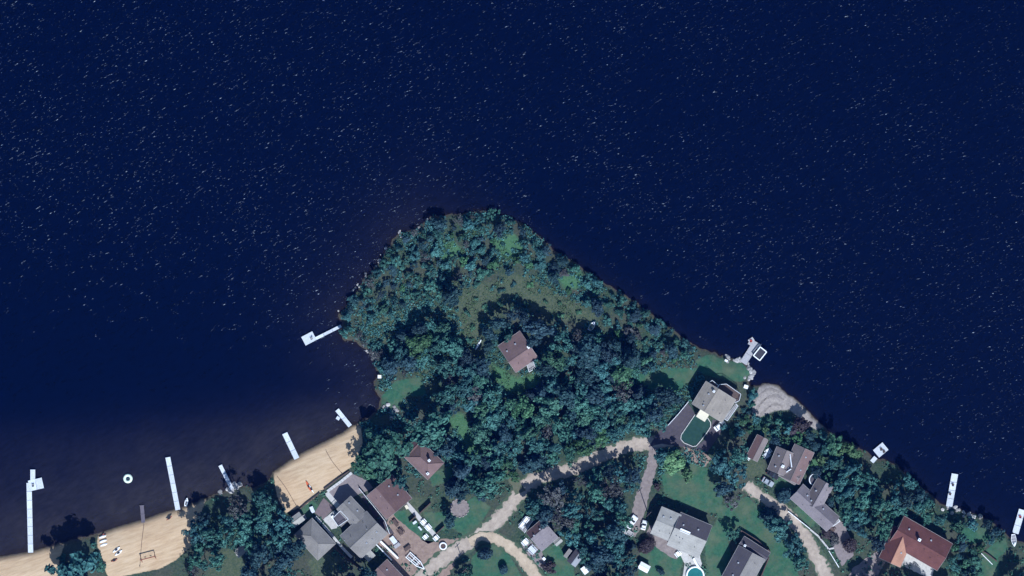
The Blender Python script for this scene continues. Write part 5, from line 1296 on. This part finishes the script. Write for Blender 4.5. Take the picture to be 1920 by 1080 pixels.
# boat trailer
r = root('boat_trailer', 780, 1052, 'long white empty boat trailer on the brown yard', 'trailer', d=(0.75, 0.66))
g = MB()
for sy in (-1, 1): g.tube([(-3.6, sy * 1.1, 0.6), (1.2, sy * 1.0, 0.6), (3.8, 0, 0.55)], 0.17)
g.build('frame', WHITE, r)
for x in (-3.4, -1.2, 0.8): MB().tube([(x, -1.05, 0.58), (x, 1.05, 0.58)], 0.12).build('cross_bar', WHITE, r)
for sy in (-1, 1):
    MB().tube([(-1.0, sy * 1.25, 0.32), (-1.0, sy * 1.45, 0.32)], 0.32, 12).build('wheel', BLACK, r)
    MB().tube([(-3.0, sy * 0.5, 0.85), (1.5, sy * 0.35, 0.85)], 0.13).build('bunk', WHITE, r)

# ------------------------------------------------------------------ fences, walls, poles, pools, stones, clutter
def wall_run(name, label, cat, pts, w, h, m, panel=2.4, post=None, cap=None, z=GZ, pname='panel'):
    r = root(name, pts[0][0], pts[0][1], label, cat, z=z)
    for a, b in zip(pts[:-1], pts[1:]):
        L_ = math.dist(a, b) * S; n = max(1, round(L_ / panel)); ang = math.atan2(-(b[1] - a[1]), b[0] - a[0])
        for k in range(n):
            t = (k + 0.5) / n; x, y = local(r, a[0] + (b[0] - a[0]) * t, a[1] + (b[1] - a[1]) * t)
            MB().box((0, 0, h / 2 - 0.05), (L_ / n - 0.05, w, h + rng.uniform(-0.02, 0.02))).build(pname, m, r, (x, y, 0), ang)
            if post:
                x, y = local(r, a[0] + (b[0] - a[0]) * k / n, a[1] + (b[1] - a[1]) * k / n)
                MB().box((0, 0, h / 2), (0.14, 0.14, h + 0.16)).build('post', post, r, (x, y, 0), ang)
    return r
STONEW = mat('pale_stone', (0.48, 0.46, 0.43), 0.2, 1.5, 0.9, 0.4)
wall_run('white_fence', 'long white fence between the asphalt drive and the wood', 'fence', [(1290, 753), (1272, 775), (1252, 797)], 0.16, 1.1, TRIM, post=TRIM)
wall_run('kerb_wall', 'white kerb round the green turf yard of the beige lake house', 'wall', [(1303, 777), (1290, 796), (1277, 815), (1276, 823), (1282, 830), (1299, 837), (1305, 836), (1313, 827), (1325, 811), (1332, 800), (1332, 792), (1326, 783)], 0.24, 0.35, STONEW, 1.5, pname='kerb_stone')
wall_run('white_fence', 'upper white fence along the right-hand lane', 'fence', [(1477, 958), (1518, 991)], 0.24, 1.0, WHITE, post=WHITE)
wall_run('kerb_wall', 'white curved garden wall by the lane before the dark shrubs', 'wall', [(1518, 992), (1534, 1005), (1546, 1020), (1553, 1029), (1563, 1027)], 0.55, 0.5, STONEW, 1.6, pname='stone_block')
wall_run('white_fence', 'lower white fence along the right-hand lane', 'fence', [(1553, 1032), (1572, 1063)], 0.22, 1.0, WHITE, post=WHITE)
wall_run('retaining_wall', 'brown timber retaining wall at the back of the main beach, upper length', 'wall', [(655, 883), (633, 898), (608, 917)], 0.4, 0.7, WOODDARK, 2.0, pname='timber')
wall_run('retaining_wall', 'brown timber retaining wall at the back of the main beach, lower length', 'wall', [(600, 924), (575, 943), (545, 970)], 0.35, 0.7, WOODDARK, 2.0, pname='timber')
wall_run('stone_edge', 'pale stone edging behind the upper retaining wall of the main beach', 'wall', [(660, 886), (640, 902), (614, 921)], 0.9, 0.35, STONEW, 1.1, pname='stone_block')
wall_run('white_fence', 'white fence between the grey and the brown-roofed beach houses', 'fence', [(674, 915), (700, 947), (722, 975), (731, 1000)], 0.14, 1.4, TRIM, post=TRIM)
wall_run('white_fence', 'broad white-capped fence above the bottom brown house', 'fence', [(714, 1014), (747, 1046)], 0.6, 1.3, WHITE)
wall_run('white_fence', 'thin white fence parallel to the broad white-capped fence', 'fence', [(706, 1020), (735, 1050)], 0.3, 1.1, TRIM)
wall_run('garden_fence', 'dark board fence across the garden east of the brown-roofed beach house', 'fence', [(787, 962), (808, 942)], 0.3, 1.8, WOODDARK)
wall_run('garden_fence', 'dark board fence on the west side of the pale garden walk', 'fence', [(768, 978), (780, 967)], 0.3, 1.6, WOODDARK)
wall_run('garden_fence', 'dark board fence by the round white tub', 'fence', [(818, 1000), (833, 986)], 0.3, 1.8, WOODDARK)
wall_run('garden_fence', 'dark hedge-like fence along the north of the lower fenced yard', 'fence', [(1388, 994), (1418, 1012), (1443, 1034)], 0.5, 1.6, WOODDARK)
wall_run('garden_fence', 'dark fence along the east side of the lower fenced yard', 'fence', [(1441, 1044), (1424, 1085)], 0.3, 1.6, WOODDARK)
wall_run('garden_fence', 'dark board fence between the small grey house and the beach house', 'fence', [(586, 972), (612, 1000), (634, 1032), (690, 1078)], 0.2, 1.5, WOODDARK)
wall_run('kerb_wall', 'pale wall along the alley beside the small grey house', 'wall', [(592, 968), (612, 990), (640, 1024), (660, 1045)], 0.9, 0.4, STONEW, 2.2, pname='stone_block')
wall_run('garden_edging', 'low white edging in the eastern lawn near the right-edge dock', 'edging', [(1838, 1036), (1860, 1058)], 0.2, 0.35, WHITE)
wall_run('garden_fence', 'dark retaining fence across the eastern lawn', 'fence', [(1836, 1030), (1850, 1038), (1868, 1052)], 0.3, 1.0, WOODDARK)

# round pool with white rim
r = root('garden_pool', 1303, 1078, 'round green-water pool with a white rim at the bottom edge', 'pool')
MB().cyl((0, 0, 0.0), 2.6, 0.55, 32).build('water', mat('pool_water', (0.03, 0.14, 0.13), 0.15, 0.6, 0.1, 0, 0.5), r)
MB().ring(2.85, 0.32, 0.5, 40, 8).build('rim', WHITE, r, smooth=True)
MB().cyl((0, 0, -0.05), 2.78, 0.5, 32).build('pool_wall', TRIM, r)
wall_run('patio_ladder', 'white curved pool steps north of the round pool', 'steps', [(1300, 1046), (1306, 1058), (1312, 1066)], 0.7, 0.8, WHITE, 0.8, pname='step')
# round stone bed
BEDSTONE = mat('bed_stone', (0.24, 0.215, 0.20), 0.3, 1.5, 0.9, 0.4)
r = root('stone_circle', 862, 952, 'round bed edged with stones on the lawn west of the bend', 'flower bed')
MB().cyl((0, 0, -0.02), 3.1, 0.1, 28).build('soil', GRAVEL, r)
for k in range(16):
    a = 2 * math.pi * k / 16; MB().box((3.1 * math.cos(a), 3.1 * math.sin(a), 0.16), (0.4, 0.7, 0.30), a).build('stone', BEDSTONE, r, bevel=0.1)
r = root('round_tub', 831, 1023, 'white curved tub beside the dark fence on the yard', 'tub')
MB().ring(1.1, 0.26, 0.5, 28, 8).build('rim', WHITE, r, smooth=True); MB().cyl((0, 0, -0.02), 1.1, 0.4, 24).build('basin', WOODDARK, r)

def pole(px, py, label):
    r = root('utility_pole', px, py, label, 'pole', d=(0.7, 0.7))
    MB().tube([(0, 0, -0.2), (0, 0, 9.0)], [0.17, 0.11], 10).build('shaft', WOODDARK, r)
    MB().box((0, 0, 8.3), (0.12, 2.2, 0.14)).build('crossarm', WOODDARK, r)
    for k in (-0.9, 0.9): MB().cyl((0, k, 8.37), 0.06, 0.2, 8).build('insulator', METAL, r)
pole(872, 1064, 'wooden utility pole at the west corner of the grass island'); pole(1214, 960, 'wooden utility pole beside the gravel driveway')

def table(px, py, d, label, m, L_=1.8, Wd=0.9, z=GZ, bench=True):
    r = root('picnic_table', px, py, label, 'table', None, z, d)
    MB().box((0, 0, 0.74), (L_, Wd, 0.06)).build('tabletop', m, r)
    for sx in (-1, 1): MB().box((sx * L_ * 0.36, 0, 0.36), (0.1, Wd * 0.8, 0.72)).build('leg', m, r)
    if bench:
        for sy in (-1, 1): MB().box((0, sy * (Wd / 2 + 0.36), 0.44), (L_, 0.28, 0.05)).build('bench', m, r)
table(979, 983, (0.65, -0.76), 'white table at the middle of the lane cottage terrace', WHITE, z=GZ + 0.5)
table(986, 974, (0.65, -0.76), 'white table at the upper end of the lane cottage terrace', WHITE, z=GZ + 0.5)
table(985, 1016, (0.7, 0.7), 'white table on the forecourt under the lane cottage terrace', WHITE, 1.9, 1.4)
table(998, 1030, (0.7, 0.7), 'pale table in the middle of the lane cottage forecourt', DK_WHITE, 2.6, 1.6)
table(1020, 1047, (0.7, 0.7), 'small white table beside the plum-brown shrub', WHITE, 1.0, 0.9, bench=False)
table(1271, 1038, (0.6, 0.8), 'white garden table on the pool terrace', WHITE, 1.6, 1.1)
table(1275, 1026, (0.6, 0.8), 'pale table tucked under the pool house eave', DK_WHITE, 1.6, 1.2)
table(1296, 1036, (0.3, 0.95), 'brown garden table on the pool terrace', WOODDARK, 1.6, 1.1)
table(1560, 992, (0.7, 0.7), 'dark garden table at the south end of the long house', WOODDARK, 1.6, 1.2)
table(1440, 846, (0.6, 0.8), 'white table between the long shed and the cross-gabled house', WHITE, 1.8, 1.2)
table(1437, 853, (0.6, 0.8), 'lower white table between the shed and the cross-gabled house', DK_WHITE, 1.8, 1.4)
table(1402, 857, (0.8, 0.6), 'white bench table at the south end of the long shed', WHITE, 1.8, 0.6)
table(794, 978, (0.65, 0.75), 'white garden table at the top of the pale garden walk', WHITE, 1.4, 1.0)
table(803, 988, (0.65, 0.75), 'white garden table halfway down the pale garden walk', WHITE, 1.8, 1.0)
table(798, 1006, (0.65, 0.75), 'white garden table by the yard end of the garden walk', WHITE, 1.4, 0.9)
table(818, 1008, (0.65, 0.75), 'white table next to the round white tub', WHITE, 1.5, 1.0)
table(778, 979, (0.8, -0.6), 'pale small table west of the garden walk', DK_WHITE, 1.4, 0.8, bench=False)
table(788, 990, (0.65, 0.75), 'pale plank table on the small lawn by the yard', DK_WHITE, 1.6, 0.6, bench=False)
table(763, 950, (0.5, 0.86), 'cream table at the top end of the garden path by the brown roof', WALLS['cream'], 1.4, 1.0, bench=False)
table(742, 980, (0.6, 0.8), 'dark table against the fence of the brown yard', WOODDARK, 2.6, 1.2, bench=False)
table(752, 996, (0.6, 0.8), 'dark bench table in the brown yard', WOODDARK, 2.2, 1.0)
table(738, 1012, (0.6, 0.8), 'pale heap of boards beside the broad white fence', DK_WHITE, 2.6, 1.6, bench=False)
table(745, 1022, (0.8, -0.6), 'grey plank table near the boat trailer', DK_GREY, 2.2, 1.2, bench=False)
table(764, 1027, (0.8, -0.6), 'dark plank table above the boat trailer', WOODDARK, 2.4, 1.2, bench=False)
table(626, 970, (0.65, 0.75), 'white table by the terrace of the grey beach house', WHITE, 1.6, 1.0, bench=False)
table(586, 955, (0.4, 0.9), 'pale table on the patch of lawn above the small grey house', DK_WHITE, 2.2, 1.2, bench=False)
table(1398, 725, (0.9, 0.3), 'white table on the shore beside the shingle spit', WHITE, 1.4, 1.2, bench=False)
table(1361, 676, (0.9, 0.3), 'small white table on the tip lawn', WHITE, 1.0, 0.7, bench=False)
table(712, 706, (1, 0), 'small white box on the west shore under a dark tree', WHITE, 1.2, 1.1, bench=False)

# shore rocks
def rock_mesh(seed):
    R = random.Random(seed); vs = []; fs = []
    for j in range(5):
        ph = -math.pi / 2 + math.pi * (j + 0.5) / 5
        for k in range(8):
            a = 2 * math.pi * k / 8; q = R.uniform(0.75, 1.15)
            vs.append((math.cos(a) * math.cos(ph) * q, math.sin(a) * math.cos(ph) * q, math.sin(ph) * 0.65 * q))
    for j in range(4):
        for k in range(8): fs.append((j * 8 + k, j * 8 + (k + 1) % 8, j * 8 + 8 + (k + 1) % 8, j * 8 + 8 + k))
    fs.append(tuple(range(8))[::-1]); fs.append(tuple(range(32, 40)))
    me = bpy.data.meshes.new('shore_rock'); me.from_pydata(vs, [], fs); me.materials.append(mat('shore_stone', (0.33, 0.31, 0.29), 0.3, 1.2, 0.9, 0.5, rnd=0.35)); return me
ROCKS = [rock_mesh(k) for k in range(5)]
def rocks(pts, n, label, group, seed, size=(0.35, 0.85), spread=4):
    R = random.Random(seed); segs = list(zip(pts[:-1], pts[1:])); tot = sum(math.dist(a, b) for a, b in segs)
    for k in range(n):
        s_ = R.uniform(0, tot)
        for a, b in segs:
            l = math.dist(a, b)
            if s_ <= l: break
            s_ -= l
        t = s_ / l; x = a[0] + (b[0] - a[0]) * t + R.gauss(0, spread); y = a[1] + (b[1] - a[1]) * t + R.gauss(0, spread)
        z = float(height(np.array([x]), np.array([y]))[0]); wx, wy = W(x, y); q = R.uniform(*size)
        o = link('shore_rock', R.choice(ROCKS), None, (wx, wy, z + q * 0.15), R.uniform(0, 6)); o.scale = (q * R.uniform(0.8, 1.4), q, q * 0.8); tag(o, label, 'rock', group)
rocks([(418, 924), (436, 915), (458, 908)], 9, 'pale boulder at the foot of the slim dock by the grove', 'boulders by the slim dock', 1, (0.5, 1.1), 3)
rocks([(722, 772), (735, 768), (745, 778)], 11, 'pale stone on the small rocky shore north of the widest tree', 'stones north of the widest tree', 2, (0.35, 0.8), 5)
rocks([(1345, 664), (1362, 671), (1390, 675), (1405, 690), (1413, 698), (1404, 710)], 34, 'pale stone in the edging round the tip lawn', 'stones round the tip lawn', 3, (0.35, 0.75), 2.5)
rocks([(1775, 950), (1800, 958), (1825, 968), (1840, 972)], 20, 'pale stone on the bank between the two eastern docks', 'stones between the eastern docks', 4, (0.4, 0.9), 4)
rocks([(632, 594), (655, 572), (668, 548), (684, 520), (715, 488), (735, 452), (760, 434), (795, 420)], 26, 'grey stone along the north-west shore of the point', 'stones on the north-west shore', 5, (0.3, 0.6), 4)
rocks([(670, 648), (700, 662), (704, 690)], 10, 'pale stone on the shore south of the west jetty', 'stones south of the west jetty', 6, (0.3, 0.7), 4)

# ------------------------------------------------------------------ the air between the high camera and the ground
hm = bpy.data.materials.new('haze'); hm.use_nodes = True; nt = hm.node_tree; nt.nodes.clear()
pv = nt.nodes.new('ShaderNodeVolumePrincipled'); ho = nt.nodes.new('ShaderNodeOutputMaterial')
pv.inputs['Color'].default_value = (0.02, 0.13, 1.0, 1); pv.inputs['Density'].default_value = 0.000024; pv.inputs['Anisotropy'].default_value = 0.0
nt.links.new(pv.outputs[0], ho.inputs['Volume'])
hz_ = MB().box((0, 0, (920 - 8) / 2), (3400, 3400, 928)).build('haze', hm)
tag(hz_, 'thin blue summer air between the camera and the lake', 'haze', None, 'stuff')
